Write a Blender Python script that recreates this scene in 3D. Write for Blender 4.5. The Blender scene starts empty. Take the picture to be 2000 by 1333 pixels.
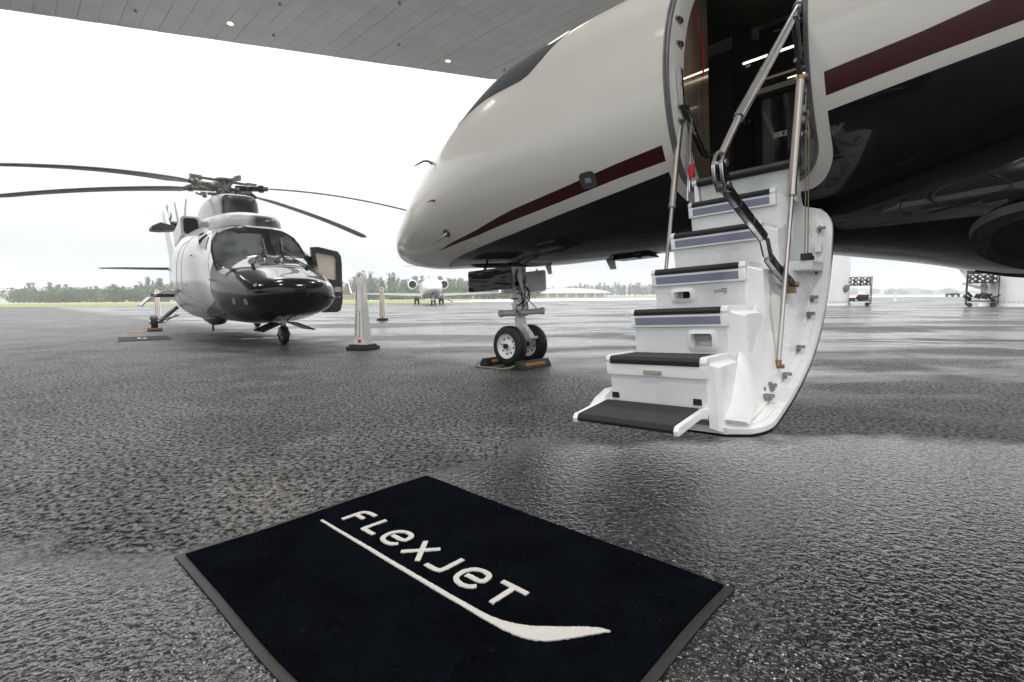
import bpy, math, random
from math import sin, cos, pi, radians, sqrt, asin, atan2
from mathutils import Vector, Matrix, noise
from mathutils.geometry import delaunay_2d_cdt

S = bpy.context.scene
COL = S.collection
R = random.Random(7)

# ------------------------------------------------------------------ camera
PITCH, ROLL = math.atan(0.086), 0.008
fw = Vector((0, cos(PITCH), -sin(PITCH)))
r0 = Vector((1, 0, 0)); u0 = r0.cross(fw)
rt = r0 * cos(ROLL) - u0 * sin(ROLL); up = r0 * sin(ROLL) + u0 * cos(ROLL)
cd = bpy.data.cameras.new('camera'); cam = bpy.data.objects.new('camera', cd); COL.objects.link(cam)
cam.matrix_world = Matrix(((rt.x, up.x, -fw.x, 0), (rt.y, up.y, -fw.y, 0), (rt.z, up.z, -fw.z, .8), (0, 0, 0, 1)))
cd.sensor_width = 36; cd.lens = 18; cd.clip_start = .05; cd.clip_end = 5000
cd.dof.use_dof = True; cd.dof.focus_distance = 3.6; cd.dof.aperture_fstop = 14
S.camera = cam

# ------------------------------------------------------------------ world: bright overcast over a Nishita sky
SUN_EL, SUN_AZ = radians(58), radians(-35)
wd = bpy.data.worlds.new('World'); S.world = wd; wd.use_nodes = True
nt = wd.node_tree; nt.nodes.clear()
N = nt.nodes.new; L = nt.links.new
out = N('ShaderNodeOutputWorld'); bg = N('ShaderNodeBackground'); bg.inputs['Strength'].default_value = .1
sky = N('ShaderNodeTexSky'); sky.sky_type = 'NISHITA'; sky.sun_disc = False
sky.sun_elevation = SUN_EL; sky.sun_rotation = SUN_AZ; sky.air_density = 1; sky.dust_density = 4
tc = N('ShaderNodeTexCoord'); sp = N('ShaderNodeSeparateXYZ'); L(tc.outputs['Generated'], sp.inputs[0])
mp = N('ShaderNodeMapping'); mp.inputs['Scale'].default_value = (1.2, 1.2, 3.2); L(tc.outputs['Generated'], mp.inputs[0])
nz = N('ShaderNodeTexNoise'); nz.inputs['Scale'].default_value = 1.7; nz.inputs['Detail'].default_value = 5; nz.inputs['Roughness'].default_value = .5
L(mp.outputs[0], nz.inputs['Vector'])
# cloud deck: brightness rises with elevation, steeper than CIE overcast to add light, softly mottled
el = N('ShaderNodeMapRange'); el.inputs['From Min'].default_value = 0; el.inputs['From Max'].default_value = 1
el.inputs['To Min'].default_value = 4.1; el.inputs['To Max'].default_value = 30; pw = N('ShaderNodeMath'); pw.operation = 'POWER'; pw.use_clamp = True; pw.inputs[1].default_value = 1.35; L(sp.outputs['Z'], pw.inputs[0]); L(pw.outputs[0], el.inputs['Value'])
mot = N('ShaderNodeMapRange'); mot.inputs['From Min'].default_value = .3; mot.inputs['From Max'].default_value = .7
mot.inputs['To Min'].default_value = .74; mot.inputs['To Max'].default_value = 1.16; L(nz.outputs['Fac'], mot.inputs['Value'])
mul = N('ShaderNodeMath'); mul.operation = 'MULTIPLY'; L(el.outputs[0], mul.inputs[0]); L(mot.outputs[0], mul.inputs[1])
tint = N('ShaderNodeVectorMath'); tint.operation = 'SCALE'; tint.inputs[0].default_value = (.985, 1.0, 1.012); L(mul.outputs[0], tint.inputs['Scale'])
mix = N('ShaderNodeMixRGB'); mix.inputs[0].default_value = .94; L(sky.outputs[0], mix.inputs[1]); L(tint.outputs[0], mix.inputs[2])
L(mix.outputs[0], bg.inputs['Color']); L(bg.outputs[0], out.inputs['Surface'])
sd = bpy.data.lights.new('sun', 'SUN'); sd.energy = .7; sd.angle = radians(25); sd.color = (1, .97, .93)
so = bpy.data.objects.new('sun', sd); COL.objects.link(so)
dv = Vector((sin(SUN_AZ) * cos(SUN_EL), cos(SUN_AZ) * cos(SUN_EL), sin(SUN_EL)))
so.rotation_euler = dv.to_track_quat('Z', 'Y').to_euler(); so.location = (0, 0, 60)
S.view_settings.view_transform = 'Standard'; S.view_settings.look = 'None'
S.view_settings.exposure = .8; S.view_settings.gamma = 1; S.view_settings.use_curve_mapping = False
S.render.engine = 'CYCLES'
S.cycles.sample_clamp_direct = 1.6; S.cycles.sample_clamp_indirect = 3.5; S.cycles.max_bounces = 8; S.cycles.volume_bounces = 0

# ------------------------------------------------------------------ material helpers
MT = {}
class NB:
    """tiny node builder"""
    def __init__(s, name):
        s.m = bpy.data.materials.new(name); s.m.use_nodes = True; s.t = s.m.node_tree
        s.b = s.t.nodes['Principled BSDF']
        s.tc = s.t.nodes.new('ShaderNodeTexCoord')
    def n(s, k, **kw):
        x = s.t.nodes.new(k)
        for a, v in kw.items():
            setattr(x, a, v)
        return x
    def link(s, a, b): s.t.links.new(a, b)
    def val(s, sock, v):
        if isinstance(v, (int, float)): sock.default_value = v
        else: s.link(v, sock)
    def math(s, op, a, b=0, c=None, clamp=False):
        x = s.n('ShaderNodeMath', operation=op); x.use_clamp = clamp
        s.val(x.inputs[0], a); s.val(x.inputs[1], b)
        if c is not None: s.val(x.inputs[2], c)
        return x.outputs[0]
    def noise(s, scale, detail=4, rough=.55, stretch=None, vec=None):
        v = vec or s.tc.outputs['Object']
        if stretch:
            mpg = s.n('ShaderNodeMapping'); mpg.inputs['Scale'].default_value = stretch; s.link(v, mpg.inputs[0]); v = mpg.outputs[0]
        x = s.n('ShaderNodeTexNoise'); x.inputs['Scale'].default_value = scale; x.inputs['Detail'].default_value = detail
        x.inputs['Roughness'].default_value = rough; s.link(v, x.inputs['Vector']); return x.outputs['Fac']
    def ramp(s, f, lo, hi, a=0., b=1.):
        x = s.n('ShaderNodeMapRange'); x.inputs['From Min'].default_value = lo; x.inputs['From Max'].default_value = hi
        x.inputs['To Min'].default_value = a; x.inputs['To Max'].default_value = b; s.val(x.inputs['Value'], f); return x.outputs[0]
    def mix(s, f, a, b):
        x = s.n('ShaderNodeMixRGB'); s.val(x.inputs[0], f)
        for k, c in ((1, a), (2, b)):
            if isinstance(c, tuple): x.inputs[k].default_value = (*c, 1)
            else: s.link(c, x.inputs[k])
        return x.outputs[0]
    def bump(s, h, strength, dist):
        x = s.n('ShaderNodeBump'); x.inputs['Strength'].default_value = strength; x.inputs['Distance'].default_value = dist
        s.link(h, x.inputs['Height']); s.link(x.outputs[0], s.b.inputs['Normal']); return x
    def set(s, **kw):
        names = dict(color='Base Color', rough='Roughness', metal='Metallic', coat='Coat Weight', coatr='Coat Roughness',
                     spec='Specular IOR Level', emit='Emission Color', es='Emission Strength', trans='Transmission Weight', alpha='Alpha', ior='IOR')
        for k, v in kw.items():
            so_ = s.b.inputs[names[k]]
            if isinstance(v, tuple): so_.default_value = (*v, 1)
            elif isinstance(v, (int, float)): so_.default_value = v
            else: s.link(v, so_)
        return s.m

def mat(name, color, rough=.5, metal=0., var=.08, scale=6., coat=0., bump=None, rvar=.08, spec=.5):
    if name in MT: return MT[name]
    q = NB(name)
    f = q.noise(scale, 5)
    c0 = tuple(max(0, c * (1 - var)) for c in color); c1 = tuple(min(1, c * (1 + var)) for c in color)
    q.set(color=q.mix(q.ramp(f, .3, .7), c0, c1), rough=q.ramp(q.noise(scale * 2.3, 4), .3, .7, max(.02, rough - rvar), min(1, rough + rvar)),
          metal=metal, coat=coat, spec=spec)
    if coat: q.set(coatr=.04)
    if bump: q.bump(q.noise(bump[0], 4), bump[1], bump[2])
    MT[name] = q.m
    return q.m

white = mat('gloss white paint', (.78, .79, .79), .28, var=.03, coat=.3)
offwhite = mat('jamb cream paint', (.62, .61, .58), .4, var=.05)
airstair = mat('airstair white enamel', (.86, .87, .875), .28, var=.012, scale=1.5, coat=.25, rvar=.03)
trimw = mat('airstair trim white', (.80, .82, .83), .36, var=.012, rvar=.03)
stripgrey = mat('lavender grey lens', (.25, .26, .36), .35, var=.05)
rubber = mat('black rubber', (.012, .012, .013), .55, var=.25, scale=20, bump=(60, .3, .002))
tread_m = mat('black grit tread', (.012, .012, .013), .75, var=.5, scale=180, bump=(260, .9, .003))
blackp = mat('black painted metal', (.012, .012, .014), .25, var=.2)
steel = mat('satin steel', (.50, .47, .44), .3, 1, var=.03, scale=2, rvar=.03)
chrome = mat('polished chrome', (.66, .66, .68), .14, 1, var=.03, scale=2, rvar=.02)
dullm = mat('dull aluminium', (.30, .295, .29), .35, 1, var=.2, scale=15)
brass = mat('brass fitting', (.26, .18, .08), .4, 1)
sealg = mat('grey rubber seal', (.12, .12, .13), .5, var=.2)
darkm = mat('dark recess and bay shade', (.006, .006, .006), .8, var=.3)
redtag = mat('red tag', (.55, .01, .015), .4)
graym = mat('grey painted metal', (.42, .43, .43), .4, var=.12, scale=12)
gearw = mat('gear leg off white', (.72, .72, .70), .4, var=.10, scale=25)
orange = mat('orange lettering paint', (.50, .19, .015), .6)
yellow = mat('yellow fitting', (.7, .42, .03), .5)
tyre_m = mat('tyre rubber', (.007, .007, .0075), .6, var=.2, scale=30, bump=(90, .2, .002))
bladem = mat('rotor blade grey', (.12, .12, .125), .4, var=.15)
hubm = mat('rotor head metal', (.22, .215, .20), .45, .7, var=.45, scale=18, bump=(25, .5, .01))
glassd = mat('dark cockpit glass', (.010, .014, .015), .05, var=.4, scale=2, rvar=.02)
blackbase = mat('black rubber base', (.015, .015, .015), .7, var=.2)
coneM = mat('ivory plastic', (.70, .69, .65), .5, var=.08, scale=7)
coneM2 = mat('cream plastic', (.80, .74, .66), .5, var=.06, scale=7)
bark = mat('bark', (.10, .085, .07), .9, var=.3)

# ------------------------------------------------------------------ mesh builder
def link(o, parent):
    COL.objects.link(o)
    if parent is not None: o.parent = parent
    return o

class MB:
    def __init__(s): s.v = []; s.f = []; s.mi = []; s.m = 0
    def add(s, vs, fs):
        o = len(s.v); s.v += [tuple(v) for v in vs]; s.f += [tuple(i + o for i in f) for f in fs]; s.mi += [s.m] * len(fs); return s
    def box(s, lo, hi):
        (a, b, c), (d, e, f) = lo, hi
        return s.hexa([(a, b, c), (d, b, c), (d, e, c), (a, e, c), (a, b, f), (d, b, f), (d, e, f), (a, e, f)])
    def hexa(s, p):
        return s.add(p, [(0, 3, 2, 1), (4, 5, 6, 7), (0, 1, 5, 4), (1, 2, 6, 5), (2, 3, 7, 6), (3, 0, 4, 7)])
    def cyl(s, p0, p1, r, r1=None, n=14, caps=True):
        p0 = Vector(p0); p1 = Vector(p1); r1 = r if r1 is None else r1
        d = (p1 - p0).normalized(); a = d.orthogonal().normalized(); b = d.cross(a)
        vs = [p0 + (a * cos(2 * pi * i / n) + b * sin(2 * pi * i / n)) * r for i in range(n)]
        vs += [p1 + (a * cos(2 * pi * i / n) + b * sin(2 * pi * i / n)) * r1 for i in range(n)]
        fs = [(i, (i + 1) % n, n + (i + 1) % n, n + i) for i in range(n)]
        if caps: fs += [tuple(range(n))[::-1], tuple(range(n, 2 * n))]
        return s.add(vs, fs)
    def tube(s, path, r, n=8):
        P = [Vector(p) for p in path]; rr = r if isinstance(r, (list, tuple)) else [r] * len(P)
        t = (P[1] - P[0]).normalized(); a = t.orthogonal().normalized(); vs = []; fs = []
        for i, p in enumerate(P):
            t = (P[min(i + 1, len(P) - 1)] - P[max(i - 1, 0)]).normalized()
            a = (a - t * a.dot(t)).normalized(); b = t.cross(a)
            vs += [p + (a * cos(2 * pi * k / n) + b * sin(2 * pi * k / n)) * rr[i] for k in range(n)]
        for i in range(len(P) - 1):
            for k in range(n): fs.append((i * n + k, i * n + (k + 1) % n, (i + 1) * n + (k + 1) % n, (i + 1) * n + k))
        fs += [tuple(range(n))[::-1], tuple(range((len(P) - 1) * n, len(P) * n))]
        return s.add(vs, fs)
    def lathe(s, prof, c, ax, n=32):
        """prof: (distance along ax, radius)"""
        c = Vector(c); d = Vector(ax).normalized(); a = d.orthogonal().normalized(); b = d.cross(a)
        vs = [c + d * h + (a * cos(2 * pi * k / n) + b * sin(2 * pi * k / n)) * r for h, r in prof for k in range(n)]
        fs = [(i * n + k, i * n + (k + 1) % n, (i + 1) * n + (k + 1) % n, (i + 1) * n + k) for i in range(len(prof) - 1) for k in range(n)]
        return s.add(vs, fs)
    def prism(s, poly, fn, h0, h1):
        """poly 2D, fn(u,v,h)->3D"""
        n = len(poly)
        vs = [fn(u, v, h0) for u, v in poly] + [fn(u, v, h1) for u, v in poly]
        fs = [tuple(range(n))[::-1], tuple(range(n, 2 * n))] + [(i, (i + 1) % n, n + (i + 1) % n, n + i) for i in range(n)]
        return s.add(vs, fs)
    def grid(s, rows, closed=False):
        n = len(rows[0]); vs = [p for r in rows for p in r]; fs = []
        for i in range(len(rows) - 1):
            for k in range(n if closed else n - 1):
                fs.append((i * n + k, i * n + (k + 1) % n, (i + 1) * n + (k + 1) % n, (i + 1) * n + k))
        return s.add(vs, fs)
    def build(s, name, m, parent=None, angle=35, bevel=0, kind=None, fixn=True):
        me = bpy.data.meshes.new(name); me.from_pydata(s.v, [], s.f)
        ms = m if isinstance(m, (list, tuple)) else [m]
        for x in ms: me.materials.append(x)
        if len(ms) > 1: me.polygons.foreach_set('material_index', s.mi)
        if fixn:
            import bmesh
            bm = bmesh.new(); bm.from_mesh(me); bmesh.ops.recalc_face_normals(bm, faces=bm.faces); bm.to_mesh(me); bm.free()
        me.shade_smooth(); me.set_sharp_from_angle(angle=radians(angle)); me.update()
        o = link(bpy.data.objects.new(name, me), parent)
        if bevel:
            b = o.modifiers.new('bevel', 'BEVEL'); b.width = bevel; b.segments = 2; b.limit_method = 'ANGLE'; b.angle_limit = radians(40)
            b.harden_normals = False
        if kind: o['kind'] = kind
        return o

def tag(o, label, cat, group=None):
    o['label'] = label; o['category'] = cat
    if group: o['group'] = group
    return o
def thing(name, label, cat, loc=(0, 0, 0), rz=0, group=None, mw=None):
    o = bpy.data.objects.new(name, None); o.empty_display_size = .2; COL.objects.link(o)
    if mw is not None: o.matrix_world = mw
    else: o.location = loc; o.rotation_euler = (0, 0, rz)
    return tag(o, label, cat, group)
def copy_tree(o, parent=None):
    c = o.copy(); COL.objects.link(c)
    if parent is not None: c.parent = parent
    for ch in list(o.children): copy_tree(ch, c)
    return c
def pch(x, X, Y):
    n = len(X); h = [X[i + 1] - X[i] for i in range(n - 1)]; dl = [(Y[i + 1] - Y[i]) / h[i] for i in range(n - 1)]
    d = [0.] * n
    for i in range(1, n - 1):
        if dl[i - 1] * dl[i] > 0:
            w1 = 2 * h[i] + h[i - 1]; w2 = h[i] + 2 * h[i - 1]; d[i] = (w1 + w2) / (w1 / dl[i - 1] + w2 / dl[i])
    d[0] = dl[0]; d[-1] = dl[-1]
    k = 0
    while k < n - 2 and x > X[k + 1]: k += 1
    t = (x - X[k]) / h[k]
    return (2*t**3-3*t*t+1)*Y[k]+(t**3-2*t*t+t)*h[k]*d[k]+(3*t*t-2*t**3)*Y[k+1]+(t**3-t*t)*h[k]*d[k+1]

class Loft:
    """body of super-elliptic sections; s = distance aft of the nose tip, th = angle round the section"""
    def __init__(s, aN, K, W, T, B, e=2.):
        s.aN = aN; s.X = [sqrt(k) for k in K]; s.W = W; s.T = T; s.B = B; s.e = e
    def sec(s, t):
        x = sqrt(max(t, 0)); return pch(x, s.X, s.W), pch(x, s.X, s.T), pch(x, s.X, s.B)
    def at(s, t, th):
        w, tt, b = s.sec(t); c, q = cos(th), sin(th); k = 2 / s.e
        return Vector((s.aN - t, w * math.copysign(abs(c) ** k, c), (tt + b) / 2 + (tt - b) / 2 * math.copysign(abs(q) ** k, q)))
    def nrm(s, t, th):
        e = 1e-3; t = max(t, .02)
        a = s.at(t + e, th) - s.at(t - e, th); b = s.at(t, th + e) - s.at(t, th - e)
        return b.cross(a).normalized() * (1)
    def out(s, t, th, d):
        n = s.nrm(t, th); p = s.at(t, th); w, tt, b = s.sec(t)
        c = Vector((p.x, 0, (tt + b) / 2))
        if n.dot(p - c) < 0: n = -n
        return p + n * d
    def mesh(s, ts, nth=96):
        mb = MB()
        rows = [[s.at(t, 2 * pi * k / nth) for k in range(nth)] for t in ts]
        mb.grid(rows, True); return mb
    def patch(s, poly, name, m, parent, off=.004, step=.08, thick=0, **kw):
        """closed polygon in (s, theta degrees) laid on the surface, proud by off"""
        P = []
        for i in range(len(poly)):
            a = poly[i]; b = poly[(i + 1) % len(poly)]
            k = max(1, int(max(abs(a[0] - b[0]) / step, abs(a[1] - b[1]) / 4)))
            for j in range(k): P.append((a[0] + (b[0] - a[0]) * j / k, a[1] + (b[1] - a[1]) * j / k))
        n = len(P); xs = [p[0] for p in P]; ys = [p[1] for p in P]
        pts = [Vector((x, y / 50)) for x, y in P]
        gx = min(xs)
        while gx < max(xs):
            gy = min(ys)
            while gy < max(ys):
                inside = False; j = n - 1
                for i in range(n):
                    if (P[i][1] > gy) != (P[j][1] > gy) and gx < (P[j][0] - P[i][0]) * (gy - P[i][1]) / (P[j][1] - P[i][1]) + P[i][0]: inside = not inside
                    j = i
                if inside and min((gx - p[0]) ** 2 + ((gy - p[1]) / 50) ** 2 for p in P) > (step * .35) ** 2: pts.append(Vector((gx, gy / 50)))
                gy += 4
            gx += step
        v, e_, f, *_ = delaunay_2d_cdt(pts, [(i, (i + 1) % n) for i in range(n)], [], 1, 1e-6)
        mb = MB(); mb.add([s.out(p.x, radians(p.y * 50), off) for p in v], f)
        # rim down to the skin
        k = len(v); rim = [s.out(x, radians(y), -.004) for x, y in P]
        top = [s.out(x, radians(y), off) for x, y in P]
        mb.add(top + rim, [(i, (i + 1) % n, n + (i + 1) % n, n + i) for i in range(n)])
        return mb.build(name, m, parent, angle=30, **kw)

def rrect(x0, x1, y0, y1, r, n=5):
    P = []
    for cx, cy, a in ((x1 - r, y0 + r, -90), (x1 - r, y1 - r, 0), (x0 + r, y1 - r, 90), (x0 + r, y0 + r, 180)):
        for i in range(n + 1):
            t = radians(a + 90 * i / n); P.append((cx + r * cos(t), cy + r * sin(t)))
    return P

# ================================================================== SETTING
def sheet(name, poly, z, m):
    v, e_, f, *_ = delaunay_2d_cdt([Vector(p) for p in poly], [(i, (i + 1) % len(poly)) for i in range(len(poly))], [], 1, 1e-6)
    o = MB().add([(p.x, p.y, z) for p in v], f).build(name, m, kind='structure', fixn=False)
    return o

BD = .006
q = NB('wet asphalt')
obj = q.tc.outputs['Object']
agg = q.n('ShaderNodeTexVoronoi'); agg.inputs['Scale'].default_value = 95; q.link(obj, agg.inputs['Vector'])
agg2 = q.n('ShaderNodeTexVoronoi'); agg2.inputs['Scale'].default_value = 210; q.link(obj, agg2.inputs['Vector'])
fine = q.noise(62, 6, .75); big = q.noise(.30, 5, .6); mid = q.noise(1.3, 6, .65); streak = q.noise(.42, 5, .6, stretch=(.30, 1.3, 1))
sg_ = q.n('ShaderNodeSeparateXYZ'); q.link(obj, sg_.inputs[0]); GX, GY, _z = sg_.outputs
# the rain-wet strip along the near edge of the sheltered, drier patch under the jet
lim = q.ramp(GX, -.9, .15, 1.55, 2.75)
nearw = q.ramp(q.math('ADD', q.math('SUBTRACT', lim, GY), q.math('MULTIPLY', q.math('SUBTRACT', q.noise(1.7, 6, .6), .5), 1.1)), -.10, .12)
farw = q.math('MULTIPLY', q.ramp(q.math('ADD', q.math('MULTIPLY', streak, .6), q.math('MULTIPLY', big, .4)), .45, .53), q.ramp(q.math('ADD', GY, q.math('MINIMUM', GX, 3.)), 5.6, 8.2))
wet = q.math('MAXIMUM', nearw, farw)
pit = q.ramp(agg.outputs['Distance'], .35, .75)
speck = q.mix(q.ramp(fine, .42, .58), (.010, .010, .0105), (.058, .056, .055))
speck = q.mix(q.ramp(agg2.outputs['Distance'], .0, .5, .55, .0), speck, (.13, .125, .12))
cell = q.n('ShaderNodeTexVoronoi'); cell.inputs['Scale'].default_value = 58; q.link(obj, cell.inputs['Vector'])
cs = q.n('ShaderNodeSeparateColor'); q.link(cell.outputs['Color'], cs.inputs[0])
stone = q.mix(q.ramp(cs.outputs[0], .25, .95), (.012, .012, .012), (.146, .144, .142))
speck = q.mix(.55, speck, stone)
speck = q.mix(q.ramp(q.math('ADD', q.math('MULTIPLY', mid, .6), q.math('MULTIPLY', big, .4)), .46, .56, 0, .8), speck, (.17, .166, .163))
coarse = q.noise(40, 8, .8)
coarse2 = q.noise(20, 9, .85)
dryc = q.mix(q.ramp(coarse, .44, .53, .92, 0), speck, (.004, .004, .004))
dryc = q.mix(q.ramp(coarse2, .45, .55, .5, 0), dryc, (.014, .014, .014))
dryc = q.mix(q.ramp(coarse, .55, .64, 0, .7), dryc, (.21, .20, .195))
dryc = q.mix(q.math('MULTIPLY', q.ramp(q.noise(.8, 6, .7), .49, .56), .7), dryc, (.014, .0135, .013))
wg = q.noise(52, 6, .75)
wetc = q.mix(.88, speck, (.005, .005, .0055))
rough = q.ramp(mid, .35, .65, .34, .52)
rough = q.math('ADD', q.math('MULTIPLY', rough, q.math('SUBTRACT', 1, wet)), q.math('MULTIPLY', q.ramp(mid, .35, .65, .12, .22), wet))
q.set(color=q.mix(wet, dryc, wetc), rough=rough, spec=q.math('ADD', q.math('MULTIPLY', wet, q.ramp(wg, .41, .52, .12, 1.)), q.math('MULTIPLY', q.math('SUBTRACT', 1, wet), q.math('MULTIPLY', q.ramp(coarse, .45, .56), q.ramp(coarse2, .42, .56, .15, .75)))))
h = q.math('ADD', q.math('MULTIPLY', agg.outputs['Distance'], -.30), q.math('MULTIPLY', q.noise(78, 1.2, .5), 1.0))
h = q.math('ADD', h, q.math('MULTIPLY', q.noise(36, 1, .5), 1.5))
h = q.math('ADD', h, q.math('MULTIPLY', q.math('MULTIPLY', q.math('ADD', q.math('MULTIPLY', fine, .6), q.math('ADD', q.math('MULTIPLY', coarse, .8), q.math('MULTIPLY', coarse2, .5))), q.math('SUBTRACT', 1, wet)), 1.))
bmp = q.bump(h, 1., .0032)
q.val(bmp.inputs['Distance'], q.ramp(wet, 0, 1, .0045, .0034))
q.link(bmp.outputs[0], q.b.inputs['Coat Normal']); q.link(q.math('MULTIPLY', wet, q.ramp(wg, .41, .52, .0, .5)), q.b.inputs['Coat Weight']); q.b.inputs['Coat Roughness'].default_value = .18
asphalt = q.m
o = sheet('ground', [(-1290, -1290), (1290, -1290), (1290, 1290), (-1290, 1290)], 0, asphalt); 

q = NB('mown grass'); f = q.noise(.25, 6, .65); g = q.noise(.04, 4, .6, stretch=(.5, 2, 1))
q.set(color=q.mix(q.ramp(g, .4, .62), q.mix(q.ramp(f, .3, .7), (.09, .135, .028), (.15, .19, .045)), (.24, .21, .12)), rough=.9, spec=.15)
grassM = q.m
sheet('grass_field', [(-900, 52), (-64, 62), (-17, 69), (6, 82), (40, 98), (92, 122), (300, 190), (1200, 430), (1200, 1280), (-900, 1280)], .03, grassM)
dry = mat('dry verge', (.40, .345, .26), .9, var=.18, scale=.2)
conc = mat('pale taxiway', (.46, .44, .42), .6, var=.1, scale=.15)
sheet('taxiway', [(-14, 84), (6, 84), (40, 100), (92, 124), (290, 191), (300, 260), (40, 168), (-4, 140)], .045, conc)
sheet('dry_grass_verge', [(-300, 150), (-90, 150), (0, 158), (46, 172), (300, 262), (310, 290), (40, 200), (-90, 186), (-300, 182)], .045, dry)
linew = mat('worn line paint and seam sheen', (.42, .42, .41), .3, var=.3, scale=3)
def strip(name, p, q_, w, m=linew, z=.004):
    p = Vector(p); q_ = Vector(q_); d = (q_ - p).normalized(); n = Vector((-d.y, d.x)) * w / 2
    return sheet(name, [tuple(p - n), tuple(q_ - n), tuple(q_ + n), tuple(p + n)], z, m)
strip('paint_and_sheen_line', (-.9, 13.72), (11.5, 4.1), .07)  # bright reflecting seam, its sheen put into a pale strip
strip('paint_and_sheen_line', (-11.5, 20.6), (-3.2, 26.2), .12)
strip('paint_and_sheen_line', (-2.6, 22.4), (6, 24.5), .12)
strip('paint_and_sheen_line', (8, 33), (24, 28.6), .14)
# standing water
q = NB('standing water'); q.set(color=(.03, .03, .032), rough=q.ramp(q.noise(2, 3), .3, .7, .04, .16), spec=.6); water = q.m
def puddle(cx, cy, rx, ry, a, seed, name='puddle'):
    rr = random.Random(seed); P = []
    ph = [rr.uniform(0, 6.28) for _ in range(5)]
    for i in range(64):
        t = 2 * pi * i / 64; k = 1 + sum(.34 / (j + 1.2) * sin((j + 2) * t + ph[j]) for j in range(5))
        x, y = rx * k * cos(t), ry * k * sin(t); P.append((cx + x * cos(a) - y * sin(a), cy + x * sin(a) + y * cos(a)))
    return sheet(name, P, .0045, water)
for i, (cx, cy, rx, ry, a) in enumerate([(-.95, 14.9, .7, .13, .2), (-.15, 15.6, .5, .12, .1), (-.5, 18.1, .7, .15, .1), (1.9, 12.2, .55, .09, -.6), (2.7, 11.4, .45, .08, -.5),
        (7.2, 8.4, .9, .16, -.35), (9.4, 8.6, 1.3, .2, -.3), (16, 19, 2.2, .5, -.1), (21, 23, 2.4, .5, 0), (14.5, 29.5, 2.2, .6, 0), (20, 36, 3, .8, 0), (17.5, 26.0, 2., .45, 0),
        (-5.3, 10.25, .16, .07, 0), (-4.95, 10.45, .14, .06, 0), (-4.3, 10.15, .14, .05, 0), (5.3, 17, 1.5, .25, 0)]):
    puddle(cx, cy, rx, ry, a, i + 3)

# ------------------------------------------------------------------ canopy overhead (planked soffit)
HC = 8.0
E0 = Vector((-12.65, 13.38)); ED = (Vector((-.61, 17.73)) - E0).normalized(); EN = Vector((-ED.y, ED.x))
soff = mat('soffit board paint', (.86, .85, .86), .55, var=.06, scale=1.2)
soff2 = mat('canopy fascia', (.5, .5, .5), .5)
canopy = thing('canopy', 'large grey canopy of painted boards with small downlights over the apron', 'canopy', (0, 0, 0))
EDGE = [tuple(E0 - ED * 24), (-.61, 17.73), (5, 18.4), (13, 16.3), (25, 10), (31, 4)]
corner = EDGE + [(33, -7.5), (-20, -7.5)]
MB().prism(corner, lambda u, v, h: (u, v, h), HC + .05, HC + .75).build('roof_slab', soff2, canopy)
pd = Vector((cos(radians(-45.5)), sin(radians(-45.5)))); qd = Vector((-pd.y, pd.x))
def clip(poly):
    for k in range(len(EDGE) - 1):
        A_ = Vector(EDGE[k]); d_ = (Vector(EDGE[k + 1]) - A_).normalized(); n_ = Vector((-d_.y, d_.x)); o_ = []
        for i in range(len(poly)):
            a = Vector(poly[i]); b = Vector(poly[(i + 1) % len(poly)])
            da = (a - A_).dot(n_) + .05; db = (b - A_).dot(n_) + .05
            if da <= 0: o_.append(tuple(a))
            if (da < 0) != (db < 0) and abs(da - db) > 1e-9: o_.append(tuple(a + (b - a) * (da / (da - db))))
        poly = o_
        if len(poly) < 3: return []
    return poly
rest = MB(); PW, PL = .405, 4.2
S1 = Vector((-6.7, 13.95)); cnt = 0
for i in range(-60, 70):
    off = 0.
    for j in range(-9, 10):
        a = S1 + qd * (i * PW) + pd * (j * PL + off)
        g = .0045
        poly = [tuple(a + pd * g), tuple(a + pd * (PL - g)), tuple(a + pd * (PL - g) + qd * (PW - 2 * g)), tuple(a + pd * g + qd * (PW - 2 * g))]
        c_ = clip(poly)
        if len(c_) < 3: continue
        mx = sum(p[0] for p in c_) / len(c_); my = sum(p[1] for p in c_) / len(c_)
        if my < -7.2 or mx < -19 - (my + 7.5) * .6 or mx > 33 - (my + 14) * .1 or my > 36: continue
        dz = R.uniform(-.004, .004)
        near = 9.8 < my and -15.5 < mx < 4.5
        mb = MB() if near else rest
        mb.prism(c_, lambda u, v, h_: (u, v, h_), HC + dz, HC + .045)
        if near and cnt < 298:
            cnt += 1; mb.build('ceiling_board', soff, canopy)
        elif near: rest.prism(c_, lambda u, v, h_: (u, v, h_), HC + dz, HC + .045)
rest.build('ceiling_boards', soff, canopy, kind='stuff')
q = NB('lamp glow'); lampM = q.set(color=(1, .9, .75), emit=(1., .86, .66), es=7.)
for k, (x, y) in enumerate([(-7.31, 14.08), (-1.88, 16.3), (-12.7, 11.9), (-5.1, 8.6), (.35, 10.8), (5.8, 13.), (-2.9, 3.1), (2.55, 5.3), (8, 7.5), (-10.5, 6.4), (4.8, -.2), (10.2, 2.), (-.65, -2.4)]):
    lm = MB(); lm.lathe([(-.02, .105), (-.012, .105), (-.012, .08), (.0, .08)], (x, y, HC), (0, 0, 1), 20); l_ = lm.build('downlight', soff2, canopy)
    MB().lathe([(0, 0.001), (0, .078)], (x, y, HC - .008), (0, 0, 1), 20).build('lamp_lens', lampM, l_)
    ld = bpy.data.lights.new('downlight_lamp', 'SPOT'); ld.energy = 900; ld.spot_size = radians(120); ld.spot_blend = .7; ld.color = (1, .96, .91); ld.shadow_soft_size = .6
    lo_ = bpy.data.objects.new('downlight_lamp', ld); COL.objects.link(lo_); lo_.location = (x, y, HC - .06); lo_.parent = canopy
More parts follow.
